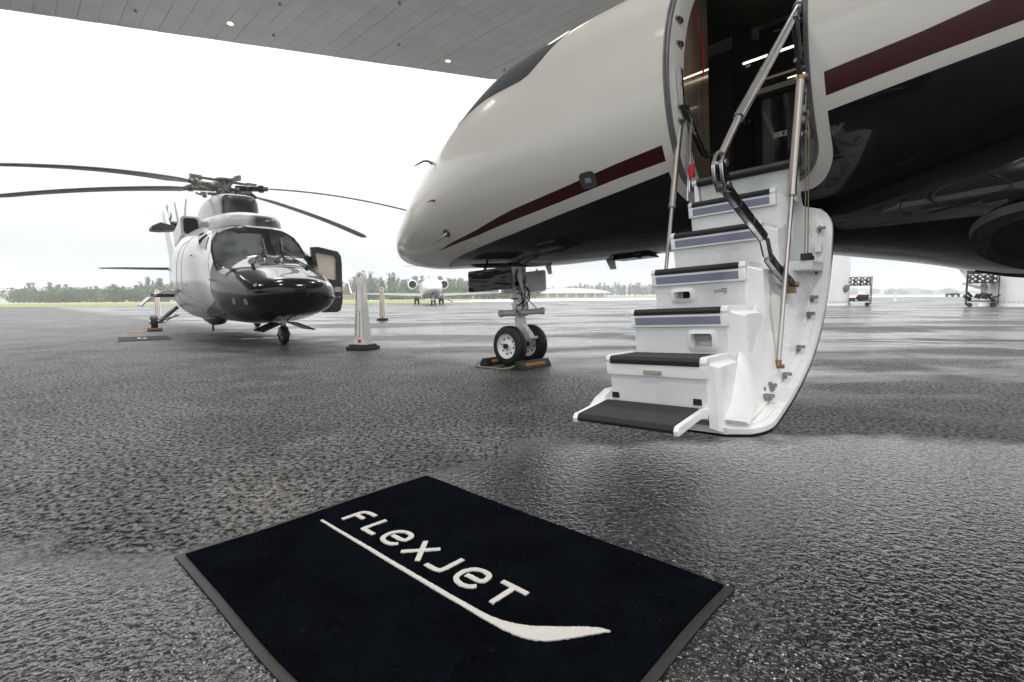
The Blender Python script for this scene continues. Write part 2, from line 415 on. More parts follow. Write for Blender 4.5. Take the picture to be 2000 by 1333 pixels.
for x, y in [(-5.6, 13.17), (-6.44, 14.64), (-3.14, 15.21), (-.17, 16.9), (-2.68, 13.16), (-9.3, 13.4)]:
    mb = MB(); mb.cyl((x, y, HC), (x, y, HC - .05), .018, n=8); mb.lathe([(-.055, .001), (-.05, .05), (-.045, .05), (-.04, .001)], (x, y, HC), (0, 0, 1), 10)
    mb.build('sprinkler_head', dullm, canopy)

# round white columns of the far shelter
colm = mat('column white coating', (.74, .74, .73), .45, var=.06, scale=.8)
def column(x, y, r, label):
    t = thing('column', label, 'column', (x, y, 0), 0, 'round white columns')
    MB().lathe([(0, r + .03), (.10, r + .03), (.12, r), (8, r * 1.02), (8, 0.01)], (0, 0, 0), (0, 0, 1), 48).build('shaft', colm, t)
    b = MB()
    for k in range(48):
        a = 2 * pi * k / 48; b.cyl((cos(a) * r, sin(a) * r, .3), (cos(a) * (r + .03), sin(a) * (r + .03), .3), .03, n=6)
    b.build('rivets', dullm, t, kind='stuff')
    a = atan2(-y, -x) + (.95 if x < 25 else -1.05)
    d = Vector((cos(a), sin(a), 0))
    MB().lathe([(0, .26), (.10, .24), (.14, .12), (.14, .001)], Vector((0, 0, 1.2)) + d * (r - .02), d, 20).build('round_fixture', mat('smoky plastic', (.14, .14, .14), .5), t)
column(22.05, 36.0, 1.35, 'thick white riveted column left of the ground equipment carts')
column(29.6, 30.2, 1.55, 'thick white riveted column at the right edge of the view')

# ================================================================== JET
JO = Vector((0.11975, 6.05246, 0))
JF = Vector((-0.72402854, 0.68827315, -0.04541744)); JP = Vector((-0.68898412, -0.72477644, 0)); JU = Vector((-0.03291749, 0.0312919, 0.9989681))
JM = Matrix(((JF.x, JP.x, JU.x, JO.x), (JF.y, JP.y, JU.y, JO.y), (JF.z, JP.z, JU.z, JO.z), (0, 0, 0, 1)))
jet = thing('business_jet', 'large white and black business jet with dark red stripe, door open and stairs down', 'airplane', mw=JM)
fus = Loft(2.279, [0, .12, .4, .9, 1.5, 2.2, 3.0, 4.0, 5.2, 6.5, 9, 12, 15],
    [0.0, 0.213, 0.391, 0.616, 0.839, 0.996, 1.088, 1.103, 1.103, 1.103, 1.103, 1.0, .7],
    [1.626, 1.82, 1.993, 2.282, 2.618, 2.977, 3.247, 3.312, 3.312, 3.312, 3.312, 3.25, 3.1],
    [1.626, 1.414, 1.328, 1.247, 1.209, 1.161, 1.118, 1.118, 1.118, 1.118, 1.118, 1.3, 1.8])
# livery, painted on the skin: function of position along and up the body
q = NB('jet livery paint')
s3 = q.n('ShaderNodeSeparateXYZ'); q.link(q.tc.outputs['Object'], s3.inputs[0]); X, Y, Z = s3.outputs
na = q.math('MULTIPLY', X, -1)
def curve(pts):   # piecewise-linear height over x (x ascending)
    fc = q.n('ShaderNodeFloatCurve'); m_ = fc.mapping; x0, x1 = -5.0, 2.5; z0, z1 = 1.0, 2.2
    c = m_.curves[0]
    P = [((x - x0) / (x1 - x0), (z - z0) / (z1 - z0)) for x, z in pts]
    c.points[0].location = P[0]; c.points[-1].location = P[-1]
    for p in P[1:-1]: c.points.new(*p)
    for p in c.points: p.handle_type = 'VECTOR'
    m_.update()
    q.val(fc.inputs['Value'], q.ramp(X, x0, x1, 0, 1))
    return q.math('MULTIPLY_ADD', fc.outputs[0], z1 - z0, z0)
blk = curve([(-5, 1.885), (-4.18, 1.796), (-3.81, 1.757), (-3.377, 1.707), (-2.361, 1.593), (-1.874, 1.537), (-1.314, 1.475), (-.603, 1.394), (.099, 1.337), (.437, 1.31), (.779, 1.28), (1.251, 1.22), (1.6, 1.1), (2.5, 1.0)])
rlo = curve([(-5, 1.95), (-4.183, 1.863), (-3.814, 1.829), (-3.38, 1.783), (-2.385, 1.664), (-1.916, 1.623), (-1.374, 1.563), (-.708, 1.498), (-.089, 1.441), (.786, 1.388), (2.5, 1.2)])
rhi = curve([(-5, 2.10), (-4.055, 1.985), (-3.817, 1.949), (-3.375, 1.904), (-2.379, 1.766), (-1.955, 1.723), (-1.427, 1.657), (-.778, 1.586), (-.153, 1.492), (.4, 1.435), (.786, 1.388), (2.5, 1.18)])
def lt(a, b): return q.math('LESS_THAN', a, b)
def gt(a, b): return q.math('GREATER_THAN', a, b)
port = gt(Y, 0)
# white border that follows the door: rounded box distance
dx = q.math('SUBTRACT', q.math('ABSOLUTE', q.math('ADD', X, 2.873)), .51 - .2)
dz = q.math('SUBTRACT', q.math('ABSOLUTE', q.math('ADD', Z, -2.34)), 1.005 - .2)
sd_ = q.math('SQRT', q.math('ADD', q.math('POWER', q.math('MAXIMUM', dx, 0), 2), q.math('POWER', q.math('MAXIMUM', dz, 0), 2)))
dbox = q.math('SUBTRACT', q.math('ADD', sd_, q.math('MINIMUM', q.math('MAXIMUM', dx, dz), 0)), .2)
indoor = q.math('MULTIPLY', lt(dbox, 0), port)
notdoor = q.math('SUBTRACT', 1, indoor)
isblk = q.math('MULTIPLY', lt(Z, blk), notdoor)
isred = q.math('MULTIPLY', q.math('MULTIPLY', gt(Z, rlo), lt(Z, rhi)), notdoor)
base = q.mix(q.ramp(q.noise(2.5, 4), .3, .7), (.64, .628, .585), (.66, .648, .605))
c1 = q.mix(isred, base, (.042, .0018, .004)); c1 = q.mix(isblk, c1, (.0055, .0058, .007))
# faint panel seams
seam = q.math('LESS_THAN', q.math('ABSOLUTE', q.math('SUBTRACT', q.math('ADD', X, q.math('MULTIPLY', q.math('MULTIPLY', Y, Y), .12)), 1.86)), .0022)
c1 = q.mix(q.math('MULTIPLY', seam, .5), c1, (.12, .12, .11))
q.set(color=c1, rough=q.ramp(q.noise(9, 4), .3, .7, .18, .26), coat=.6, coatr=q.ramp(q.noise(5, 5), .35, .65, .015, .04), spec=.12)
q.bump(q.noise(1.1, 2), .12, .012)
jetpaint = q.m

DA0, DA1, DC0, DC1, DR = -3.315, -2.432, 1.385, 3.13, .19
sd0 = fus.sec(5.0); zc = (sd0[1] + sd0[2]) / 2; hh = (sd0[1] - sd0[2]) / 2; ww = sd0[0]
def th_of(c): return asin(max(-1, min(1, (c - zc) / hh)))
def skin(a, c, d=0):   # point on the port skin, d inward
    t = th_of(c); p = Vector((a, ww * cos(t), c)); n = Vector((0, cos(t) / ww, sin(t) / hh)).normalized(); return p - n * min(d, .03) - Vector((0, max(0, d - .03), 0))
door = rrect(DA0, DA1, DC0, DC1, DR, 10)
dd = []
for i in range(len(door)):
    a = Vector(door[i]); b = Vector(door[(i + 1) % len(door)]); k = max(1, int((b - a).length / .05))
    dd += [tuple(a.lerp(b, j / k)) for j in range(k)]
door = dd
# grid of the skin; the block of cells round the door is re-meshed with the door outline
NT = 160
ts = [(i / 34) ** 2 * 3.0 for i in range(35)] + [3.0 + .1 * i for i in range(1, 13)]
tsd = [4.2 + .1 * i for i in range(0, 20)]       # s 4.2 .. 6.1
ts = ts + tsd[1:] + [6.1 + .3 * i for i in range(1, 30)]
mb = MB(); rows = [[fus.at(t, 2 * pi * k / NT) for k in range(NT)] for t in ts]
k0, k1 = int(-60 / 360 * NT), int(80 / 360 * NT)
j0 = min(range(len(ts)), key=lambda i: abs(ts[i] - 4.5)); j1 = min(range(len(ts)), key=lambda i: abs(ts[i] - 5.8))
vs = [p for r_ in rows for p in r_]; fs = []
for i in range(len(rows) - 1):
    for k in range(NT):
        kk = k if k <= NT // 2 else k - NT
        if j0 <= i < j1 and k0 <= kk < k1: continue
        fs.append((i * NT + k, i * NT + (k + 1) % NT, (i + 1) * NT + (k + 1) % NT, (i + 1) * NT + k))
mb.add(vs, fs)
bord = [(ts[i], k0) for i in range(j0, j1)] + [(ts[j1], k) for k in range(k0, k1)] + [(ts[i], k1) for i in range(j1, j0, -1)] + [(ts[j0], k) for k in range(k1, k0, -1)]
P2 = [Vector((s_, 2 * pi * k / NT)) for s_, k in bord]; nb = len(P2)
D2 = [Vector((fus.aN - a, th_of(c))) for a, c in door]; nd = len(D2)
inner = []
for i in range(j0 + 1, j1):
    for k in range(k0 + 1, k1):
        p = Vector((ts[i], 2 * pi * k / NT)); a = fus.aN - p.x; c = zc + hh * sin(p.y)
        ddx = abs(a - (DA0 + DA1) / 2) - (DA1 - DA0) / 2; ddz = abs(c - (DC0 + DC1) / 2) - (DC1 - DC0) / 2
        if max(ddx, ddz) > .03: inner.append(p)
v, e_, f, *_ = delaunay_2d_cdt(P2 + D2 + inner, [(i, (i + 1) % nb) for i in range(nb)] + [(nb + i, nb + (i + 1) % nd) for i in range(nd)], [], 1, 1e-7)
ff = []
for t in f:
    cx = sum(v[i].x for i in t) / len(t); cy = sum(v[i].y for i in t) / len(t)
    a = fus.aN - cx; c = zc + hh * sin(cy)
    ins = False; j = nd - 1
    for i in range(nd):
        if (door[i][1] > c) != (door[j][1] > c) and a < (door[j][0] - door[i][0]) * (c - door[i][1]) / (door[j][1] - door[i][1]) + door[i][0]: ins = not ins
        j = i
    if not ins: ff.append(t)
mb.add([fus.at(p.x, p.y) for p in v], ff)
import bmesh
ob = mb.build('fuselage', jetpaint, jet, fixn=False, angle=60)
bm = bmesh.new(); bm.from_mesh(ob.data); bmesh.ops.remove_doubles(bm, verts=bm.verts, dist=1e-4); bmesh.ops.recalc_face_normals(bm, faces=bm.faces); bm.to_mesh(ob.data); bm.free()
ob.data.shade_smooth()
fuselage = ob
# wing body fairing
fair = Loft(-2.2, [0, .3, .7, 1.15, 1.55, 1.8, 2.0, 2.7, 4.1, 7, 9], [.05, .30, .45, .57, .78, .90, 1.0, 1.16, 1.3, 1.3, .6],
            [1.15, 1.20, 1.26, 1.34, 1.44, 1.5, 1.55, 1.66, 1.85, 1.9, 1.7], [1.12, 1.09, 1.01, .92, .83, .76, .71, .655, .63, .62, 1.0], 2.1)
q2 = NB('fairing gloss black'); q2.set(color=(.005, .0053, .0065), rough=.25, spec=.1, coat=.7, coatr=q2.ramp(q2.noise(5, 5), .35, .65, .008, .03)); fairM = q2.m
q2.bump(q2.noise(1.6, 2), .12, .012)
fair.mesh([(i / 12) ** 2 * .4 for i in range(12)] + [.4 + .08 * i for i in range(107)], 112).build('wing_fairing', fairM, jet, angle=60)

# door frame (jamb), seal, latches
def sweep(profile, name, m, parent=jet, **kw):
    """profile: list of (inset toward door centre, depth inward)"""
    mb = MB(); rows = []
    n = len(door)
    for ins, dep in profile:
        row = []
        for i in range(n):
            a, c = door[i]; t = Vector(door[(i + 1) % n]) - Vector(door[i - 1]); nn = Vector((-t.y, t.x)).normalized()
            p = Vector((a, c)) + nn * ins; row.append(skin(p.x, p.y, dep))
        rows.append(row)
    mb.grid([list(r_) for r_ in zip(*rows)] + [[rows[k][0] for k in range(len(profile))]], False)
    return mb.build(name, m, parent, **kw)
sweep([(-.002, -.002), (.008, -.002), (.012, .012), (.028, .014), (.028, .035)], 'door_seal', sealg)
jamb = sweep([(.026, .03), (.03, .06), (.034, .09), (.036, .24)], 'door_jamb', offwhite)
sweep([(-.0, .0), (-.0, .028), (.026, .031)], 'door_edge', steel)
# interior: dark vestibule with wood partition, gloss galley, LED strips
intd = mat('dark interior lining', (.02, .019, .018), .5)
glb = mat('gloss black lacquer', (.008, .008, .009), .08, var=.3, rvar=.03)
q = NB('striped wood veneer'); f = q.noise(3, 5, .6, stretch=(9, 9, .35)); g = q.noise(14, 3, .6, stretch=(6, 6, .12))
q.set(color=q.mix(q.ramp(q.math('ADD', q.math('MULTIPLY', f, .6), q.math('MULTIPLY', g, .4)), .35, .65), (.17, .115, .08), (.30, .22, .165)), rough=.18, coat=.5); wood = q.m
mb = MB(); mb.box((-4.3, -.62, 1.345), (-1.6, .66, 1.385)); mb.build('cabin_floor', intd, jet)
mb = MB(); mb.box((-4.3, -.5, 3.06), (-1.6, .5, 3.1)); mb.box((-4.3, -.6, 1.385), (-4.25, .6, 3.05)); mb.box((-4.3, -.66, 1.385), (-1.6, -.6, 3.0)); mb.box((-1.65, -.6, 1.385), (-1.6, .6, 3.0)); mb.build('cabin_lining', intd, jet)
MB().hexa([(-2.405, .27, 1.386), (-2.37, .27, 1.386), (-2.37, .70, 1.386), (-2.405, .70, 1.386), (-2.405, .27, 2.0), (-2.37, .27, 2.0), (-2.37, 1.0, 2.0), (-2.405, 1.0, 2.0)]).hexa([(-2.405, .27, 2.0), (-2.37, .27, 2.0), (-2.37, 1.0, 2.0), (-2.405, 1.0, 2.0), (-2.405, .27, 3.1), (-2.37, .27, 3.1), (-2.37, .60, 3.1), (-2.405, .60, 3.1)]).build('wood_partition', wood, jet, bevel=.003)
MB().box((-2.409, .40, 1.98), (-2.4055, .86, 1.984)).build('partition_seam', mat('pale seam', (.4, .34, .28), .4), jet)
MB().box((-2.52, -.40, 1.386), (-2.37, -.36, 3.05)).build('black_post', glb, jet)
gal = MB().box((-3.6, -.55, 1.386), (-2.53, -.38, 2.395)).build('galley_cabinet', glb, jet, bevel=.004)
MB().box((-2.9, -.382, 1.45), (-2.896, -.3765, 2.38)).build('cabinet_seam', mat('seam grey', (.09, .09, .09), .4), gal)
MB().box((-3.6, -.40, 2.397), (-2.53, -.30, 2.44)).build('worktop_edge', mat('pale stone edge', (.33, .32, .27), .4), jet)
MB().box((-3.6, -.60, 2.44), (-2.53, -.56, 3.05)).build('galley_back', glb, jet)
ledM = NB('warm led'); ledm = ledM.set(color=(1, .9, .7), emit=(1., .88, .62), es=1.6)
MB().box((-2.92, -.33, 2.70), (-2.47, -.315, 2.713)).build('led_strip', ledm, jet)
MB().box((-3.5, -.42, 2.50), (-2.8, -.41, 2.505)).build('led_strip', ledm, jet)
MB().box((-3.3, -.42, 2.92), (-2.7, -.41, 2.926)).build('led_strip', mat('faint rail', (.25, .22, .17), .3), jet)
led_refl = MB(); led_refl.hexa([(-2.4065, .27, 2.495), (-2.4065, .76, 2.272), (-2.4052, .76, 2.272), (-2.4052, .27, 2.495), (-2.4065, .27, 2.507), (-2.4065, .76, 2.281), (-2.4052, .76, 2.281), (-2.4052, .27, 2.507)]); led_refl.build('partition_led_reflection', ledm, jet)  # glowing sliver drawn as the LED's reflection on the glossy wood
pl = MB().box((-2.80, -.378, 2.02), (-2.69, -.374, 2.065)).build('placard', mat('placard white', (.6, .6, .58), .5), jet)
MB().lathe([(-.001, .013), (.0, .013), (.0, .018), (-.001, .018)], (-2.715, -.3725, 2.043), (0, 1, 0), 16).build('prohibition_ring', redtag, pl)
MB().box((-2.782, -.3735, 2.03), (-2.768, -.3725, 2.058)).build('placard_figure', blackp, pl)
for a_ in (-2.46, -2.50): MB().box((a_ - .004, -.358, 2.20), (a_ + .004, -.352, 2.23)).build('latch_button', chrome, jet)
# exit placard on the wood near the floor
ex = MB().box((-2.413, .50, 1.50), (-2.4095, .565, 1.66)).build('exit_sign', mat('sign green', (.01, .10, .04), .4), jet)
for k in range(2): MB().box((-2.415, .515, 1.53 + .06 * k), (-2.4135, .55, 1.545 + .06 * k)).build('sign_mark', mat('placard white', (.6, .6, .58), .5), ex)
# red cable drawn as a gentle bow across the wood
mb = MB(); mb.tube([(-2.44, .74 - .30 * sin(t / 14 * pi * .62), 2.98 - .60 * t / 14) for t in range(15)], [.004 + .004 * t / 14 for t in range(15)], 6); mb.build('red_lanyard', redtag, jet)
# latch blocks on the forward jamb
for c in (2.62, 2.455, 2.22, 2.02, 1.92):
    mb = MB(); mb.box((-2.485, .88 if c > 2.3 else .9, c - .016), (-2.462, .93, c + .016)); mb.cyl((-2.475, .92, c), (-2.475, .965, c), .011, n=10); mb.build('latch_pin', dullm, jamb, bevel=.002)
# sill roller and pale panel below it
mb = MB(); mb.cyl((-2.60, .965, 1.455), (-3.24, .965, 1.455), .028); mb.build('sill_roller', rubber, jet)
mb = MB(); mb.cyl((-2.565, .965, 1.455), (-2.60, .965, 1.455), .022); mb.build('roller_end', white, jet)
pale = mat('pale glass green panel', (.60, .65, .62), .25, var=.03)
mb = MB(); mb.hexa([(-2.62, .90, 1.27), (-3.16, .90, 1.27), (-3.16, .93, 1.27), (-2.62, .93, 1.27), (-2.61, .93, 1.44), (-3.20, .93, 1.44), (-3.20, .96, 1.44), (-2.61, .96, 1.44)]); mb.build('sill_panel', pale, jet)
for a_ in (-2.59, -3.19):
    mb = MB(); mb.hexa([(a_ + .02, .84, 1.24), (a_ - .02, .84, 1.24), (a_ - .02, .95, 1.24), (a_ + .02, .95, 1.24), (a_ + .012, .88, 1.45), (a_ - .012, .88, 1.45), (a_ - .012, .98, 1.44), (a_ + .012, .98, 1.44)]); mb.build('side_bracket', airstair, jet, bevel=.004)

# ---- door leaf, hinged down
leafc = [(.60, 1.245), (.585, 1.15), (.605, 1.0), (.655, .85), (.735, .70), (.84, .545), (.97, .41), (1.13, .295), (1.32, .20), (1.53, .12), (1.74, .058), (1.88, .026), (1.965, .010)]
def resample(P, n):
    P = [Vector(p) for p in P]; Ls = [0]
    for i in range(1, len(P)): Ls.append(Ls[-1] + (P[i] - P[i - 1]).length)
    o_ = []
    for k in range(n):
        t = Ls[-1] * k / (n - 1); i = 0
        while i < len(P) - 2 and t > Ls[i + 1]: i += 1
        o_.append(P[i].lerp(P[i + 1], (t - Ls[i]) / (Ls[i + 1] - Ls[i])))
    return o_, Ls[-1]
LC, LL = resample(leafc, 60)
for _ in range(2): LC = [LC[0]] + [(LC[i - 1] + LC[i] * 2 + LC[i + 1]) / 4 for i in range(1, 59)] + [LC[-1]]
def leafn(i):
    t = (LC[min(i + 1, 59)] - LC[max(i - 1, 0)]).normalized(); return Vector((-t.y, t.x)) * -1   # toward the steps (up/out)
LN = [leafn(i) for i in range(60)]
if LN[30].dot(Vector((1, 1))) < 0: LN = [-n for n in LN]
A0, A1 = -3.325, -2.425
def halfw(i, inset):    # a-range at station i, with rounded corners
    t = LL * i / 59; r_ = .17; w_ = (A1 - A0) / 2 - inset
    e = min(t, LL - t) - inset; r2 = r_ - inset * .6
    if e < 0: return None
    if e < r2: w_ -= r2 - sqrt(max(0, r2 * r2 - (r2 - e) ** 2))
    return w_
def plate(inset, h0, h1, name, m, parent, bev=0):
    mb = MB(); idx = [i for i in range(60) if halfw(i, inset) is not None]; ca = (A0 + A1) / 2
    top = []; bot = []
    K = 10
    for i in idx:
        w_ = halfw(i, inset); p1 = LC[i] + LN[i] * h1; p0 = LC[i] + LN[i] * h0
        top.append([(ca - w_ + 2 * w_ * k / K, p1.x, p1.y) for k in range(K + 1)]); bot.append([(ca + w_ - 2 * w_ * k / K, p0.x, p0.y) for k in range(K + 1)])
    rows = [t + b for t, b in zip(top, bot)]; mb.grid(rows, True); n = len(rows[0])
    mb.add(rows[0], [tuple(range(n))[::-1]]); mb.add(rows[-1], [tuple(range(n))])
    return mb.build(name, m, parent, angle=40, bevel=bev)
leaf = plate(.0, -.035, .0, 'door_leaf', [airstair], jet, .006)
plate(.0, -.048, -.0355, 'leaf_outer_skin', fairM, leaf)
plate(.035, .0, .014, 'leaf_rim', airstair, leaf, .004)
plate(.075, .014, .035, 'leaf_inner_panel', airstair, leaf, .006)
# ---- steps
AL, AR = -2.535, -3.085
bf = [.975, 1.255, 1.525, 1.79, 2.06]; ct = [1.316, 1.080, .834, .592, .345]
def leaf_c(b):
    for i in range(59):
        if LC[i].x <= b <= LC[i + 1].x: return LC[i].y + (LC[i + 1].y - LC[i].y) * (b - LC[i].x) / (LC[i + 1].x - LC[i].x) + .03
    return LC[-1].y + .03
lipc_ = lambda k: .03
for k in range(5):
    b0, c0 = bf[k], ct[k]; cb = ct[k + 1] - .0 if k < 4 else .10
    tb = c0 - .094                        # underside of the front trim band
    # side walls + top: step body
    body = MB()
    dp_ = .115 if k in (2, 3) else .055; prof = [(b0 - .03 if dp_ < .1 else b0 - .036, c0 - .012)] + ([(b0 - .04, tb + .01), (b0 - dp_, tb - .005)] if dp_ > .1 else []) + [(b0 - dp_, cb), (b0 - dp_ - .005, max(leaf_c(b0 - .06), cb - .12)), (b0 - .30, max(leaf_c(b0 - .3), cb - .12)), (b0 - .305, c0 - .012)]
    body.prism(prof, lambda u, v_, h_: (h_, u, v_), AL + .0 - .012, AR + .004)
    inn_ = [(AR + .004, b, c) for b, c in [(b0 - .03, c0 - .006), (b0 - .055, cb), (b0 - .06, cb - .10), (b0 - .30, cb - .10), (b0 - .30, c0 - .006)]]
    ow_ = .082 if k < 4 else .05
    out_ = [(AR - ow_, b, c) for b, c in [(b0 - .075, c0 - .035), (b0 - .10, cb), (b0 - .10, cb - .12), (b0 - .33, cb - .12), (b0 - .31, c0 - .03)]]
    body.grid([inn_, [(AR - ow_ * .67, b * .35 + q_[1] * .65, c * .7 + q_[2] * .3) for (_, b, c), q_ in zip(out_, inn_)], out_], True); body.add(out_, [(0, 1, 2, 3, 4)])
    st = body.build('step', airstair, jet, bevel=.008)
    # riser plate, with an opening where the photo shows a pocket
    rp = MB()
    def RP(a0, a1, z0, z1):
        def bb(z): return b0 - .026 - (tb - z) * .16
        rp.hexa([(a0, bb(z0) - .018, z0), (a1, bb(z0) - .018, z0), (a1, bb(z0), z0), (a0, bb(z0), z0), (a0, bb(z1) - .018, z1), (a1, bb(z1) - .018, z1), (a1, bb(z1), z1), (a0, bb(z1), z1)])
    rtop = tb + .004; rbot = cb + .001
    hole = {2: (-2.665, -2.775, .655, .705), 3: (-2.885, -3.01, .385, .465)}.get(k)
    if hole:
        h0, h1, z0, z1 = hole
        RP(AL - .006, h0, rbot, rtop); RP(h1, AR + .002, rbot, rtop); RP(h0, h1, rbot, z0); RP(h0, h1, z1, rtop)
        bbm = b0 - .026 - (tb - (z0 + z1) / 2) * .16
        fr = rrect(h1 - .018, h0 + .018, z0 - .018, z1 + .018, .026, 4); fi = rrect(h1 + .004, h0 - .004, z0 + .004, z1 - .004, .014, 4)
        ring = MB(); n = len(fr)
        def bz(z): return b0 - .026 - (tb - z) * .16
        vs = [(a, bz(z) + .007, z) for a, z in fr] + [(a, bz(z) + .014, z) for a, z in fi] + [(a, bz(z) - .001, z) for a, z in fr] + [(a, bz(z) - .017, z) for a, z in fi]
        ring.add(vs, [(i, (i + 1) % n, n + (i + 1) % n, n + i) for i in range(n)] + [(i, 2 * n + i, 2 * n + (i + 1) % n, (i + 1) % n) for i in range(n)] + [(n + i, n + (i + 1) % n, 3 * n + (i + 1) % n, 3 * n + i) for i in range(n)]); ring.v = [((a, b - (.045 if q_ >= 3 * n else 0), z)) for q_, (a, b, z) in enumerate(ring.v)]
        ring.build('pocket_frame', airstair, st, fixn=True)
        if k == 2:
            bk = MB(); bk.box((h1 + .0, bbm - .08, z0), (h0 - .035, bbm - .045, z1)); bk.build('pocket_back', darkm, st)
        else:
            bk = MB(); bk.box((h1, bbm - .055, z0 + .040), (h0, bbm - .030, z1 - .012)); bk.build('grab_bar', mat('bar grey', (.30, .30, .28), .4), st)
    else: RP(AL - .006, AR + .002, rbot, rtop)
    rp.build('riser_panel', airstair, st)
    # trim band round the nose
    tr = MB(); tr.prism([(b0 - .012, tb), (b0 - .002, c0 - .02), (b0 - .012, c0 + .002), (b0 - .035, c0 + .004), (b0 - .035, tb + .004)], lambda u, v_, h_: (h_, u, v_), AL + .006, AR - .012)
    for ea, eb in ((AL + .006, AL - .022), (AR + .024, AR - .012)): tr.prism([(b0 - .006, c0 - lipc_(k)), (b0 + .003, c0 - .012), (b0 - .004, c0 + .010), (b0 - .02, c0 + .016), (b0 - .285, c0 + .016), (b0 - .285, c0 - .02)], lambda u, v_, h_: (h_, u, v_), ea, eb)
    tr.build('step_trim', trimw, st, bevel=.004)
    lip = .024 if k < 4 else .030
    td = MB(); td.prism([(b0 + .002, c0 - lip), (b0 + .006, c0 - .006), (b0 - .006, c0 + .012), (b0 - .29, c0 + .008), (b0 - .29, c0 - .01), (b0 - .004, c0 - .012), (b0 - .008, c0 - lip)], lambda u, v_, h_: (h_, u, v_), AL - .022, AR + .024)
    td.build('tread', tread_m, st, bevel=.002)
    if k < 4:
        ls = MB(); ls.prism([(b0 - .009, tb + .014), (b0 + .0008, c0 - .037), (b0 - .02, c0 - .037), (b0 - .02, tb + .014)], lambda u, v_, h_: (h_, u, v_), AL - .026, AR + .026); ls.build('light_strip', stripgrey, st)
    else:
        ls = MB(); ls.box((-2.76, b0 - .02, tb + .014), (-2.86, b0 + .0035, tb + .036)); ls.build('name_plate', mat('plate metal', (.45, .45, .38), .35, .6), st, bevel=.003)
        for a_ in (-2.768, -2.852): MB().cyl((a_, b0 + .002, tb + .025), (a_, b0 + .0055, tb + .025), .005, n=8).build('screw', dullm, ls and st)
    if k == 2:     # small printed warning, read upside down
        bz_ = lambda z: b0 - .026 - (tb - z) * .16
        for j, (w_, m_) in enumerate([(.022, redtag), (.075, blackp), (.072, blackp), (.03, blackp)]):
            z_ = .690 + .0085 * j - .012
            MB().hexa([(-2.985, bz_(z_) + .0005, z_), (-2.985 + w_, bz_(z_) + .0005, z_), (-2.985 + w_, bz_(z_) + .0015, z_), (-2.985, bz_(z_) + .0015, z_), (-2.985, bz_(z_) + .0008, z_ + .003), (-2.985 + w_, bz_(z_) + .0008, z_ + .003), (-2.985 + w_, bz_(z_) + .002, z_ + .003), (-2.985, bz_(z_) + .002, z_ + .003)]).build('print_line', m_, st)
# moulded cheek between the step ends and the leaf: one smooth shell
def cheek(a_in, a_out, name):
    mb = MB(); rows = []; nb_ = 70; na_ = 16
    for i in range(nb_ + 1):
        b = .64 + (1.94 - .64) * i / nb_; lo = leaf_c(max(.66, b)); k = (b + .315 - .975) / .271
        env_ = 1.330 - (b - .66) * .905 + .018 * cos(2 * pi * (b - .70) / .271)
        if b > 1.72: env_ = env_ * (1 - (b - 1.72) / .22) + lo * (b - 1.72) / .22
        env_ = max(env_, lo); row = [(a_in + (.02 if a_out < a_in else -.02), b, lo)]
        for j in range(na_ + 1):
            u = j / na_; f_ = 1 - u ** 1.35
            row.append((a_in + (a_out - a_in) * u, b, lo + (env_ - lo) * max(0, min(1, f_)) + (.0 if u < 1 else -.01)))
        rows.append(row)
    mb.grid(rows); return mb.build(name, airstair, jet, angle=60)
cheek(AR - .045, -3.245, 'side_moulding'); cheek(AL + .004, -2.512, 'side_moulding')
# fold-out bottom step
bs = MB(); bs.prism([(2.33, .038), (2.338, .055), (2.325, .078), (2.05, .112), (2.05, .084), (2.30, .050)], lambda u, v_, h_: (h_, u, v_), -2.525, -3.055); bstep = bs.build('bottom_step', tread_m, jet, bevel=.003)
for a0_, a1_ in ((-2.498, -2.523), (-3.057, -3.082)):
    mb = MB(); mb.prism([(2.336, .030), (2.342, .055), (2.326, .076), (2.06, .110), (1.98, .10), (2.02, .055), (2.10, .066)], lambda u, v_, h_: (h_, u, v_), a0_, a1_); mb.build('step_bracket', airstair, bstep, bevel=.004)
MB().hexa([(-2.54, 2.04, .07), (-3.04, 2.04, .07), (-3.04, 2.29, .045), (-2.54, 2.29, .045), (-2.54, 2.04, .083), (-3.04, 2.04, .083), (-3.04, 2.29, .051), (-2.54, 2.29, .051)]).build('step_underside', graym, bstep)
for a_ in (-2.56, -3.03): MB().box((a_ - .022, 2.006, .118), (a_ + .022, 2.018, .150)).build('hinge_slot', darkm, bstep)
MB().hexa([(-2.40, 1.93, .03), (-2.50, 1.93, .03), (-2.50, 2.10, .03), (-2.40, 2.10, .03), (-2.43, 1.93, .15), (-2.50, 1.93, .17), (-2.50, 2.04, .13), (-2.43, 2.04, .11)]).build('corner_block', airstair, leaf, bevel=.008)
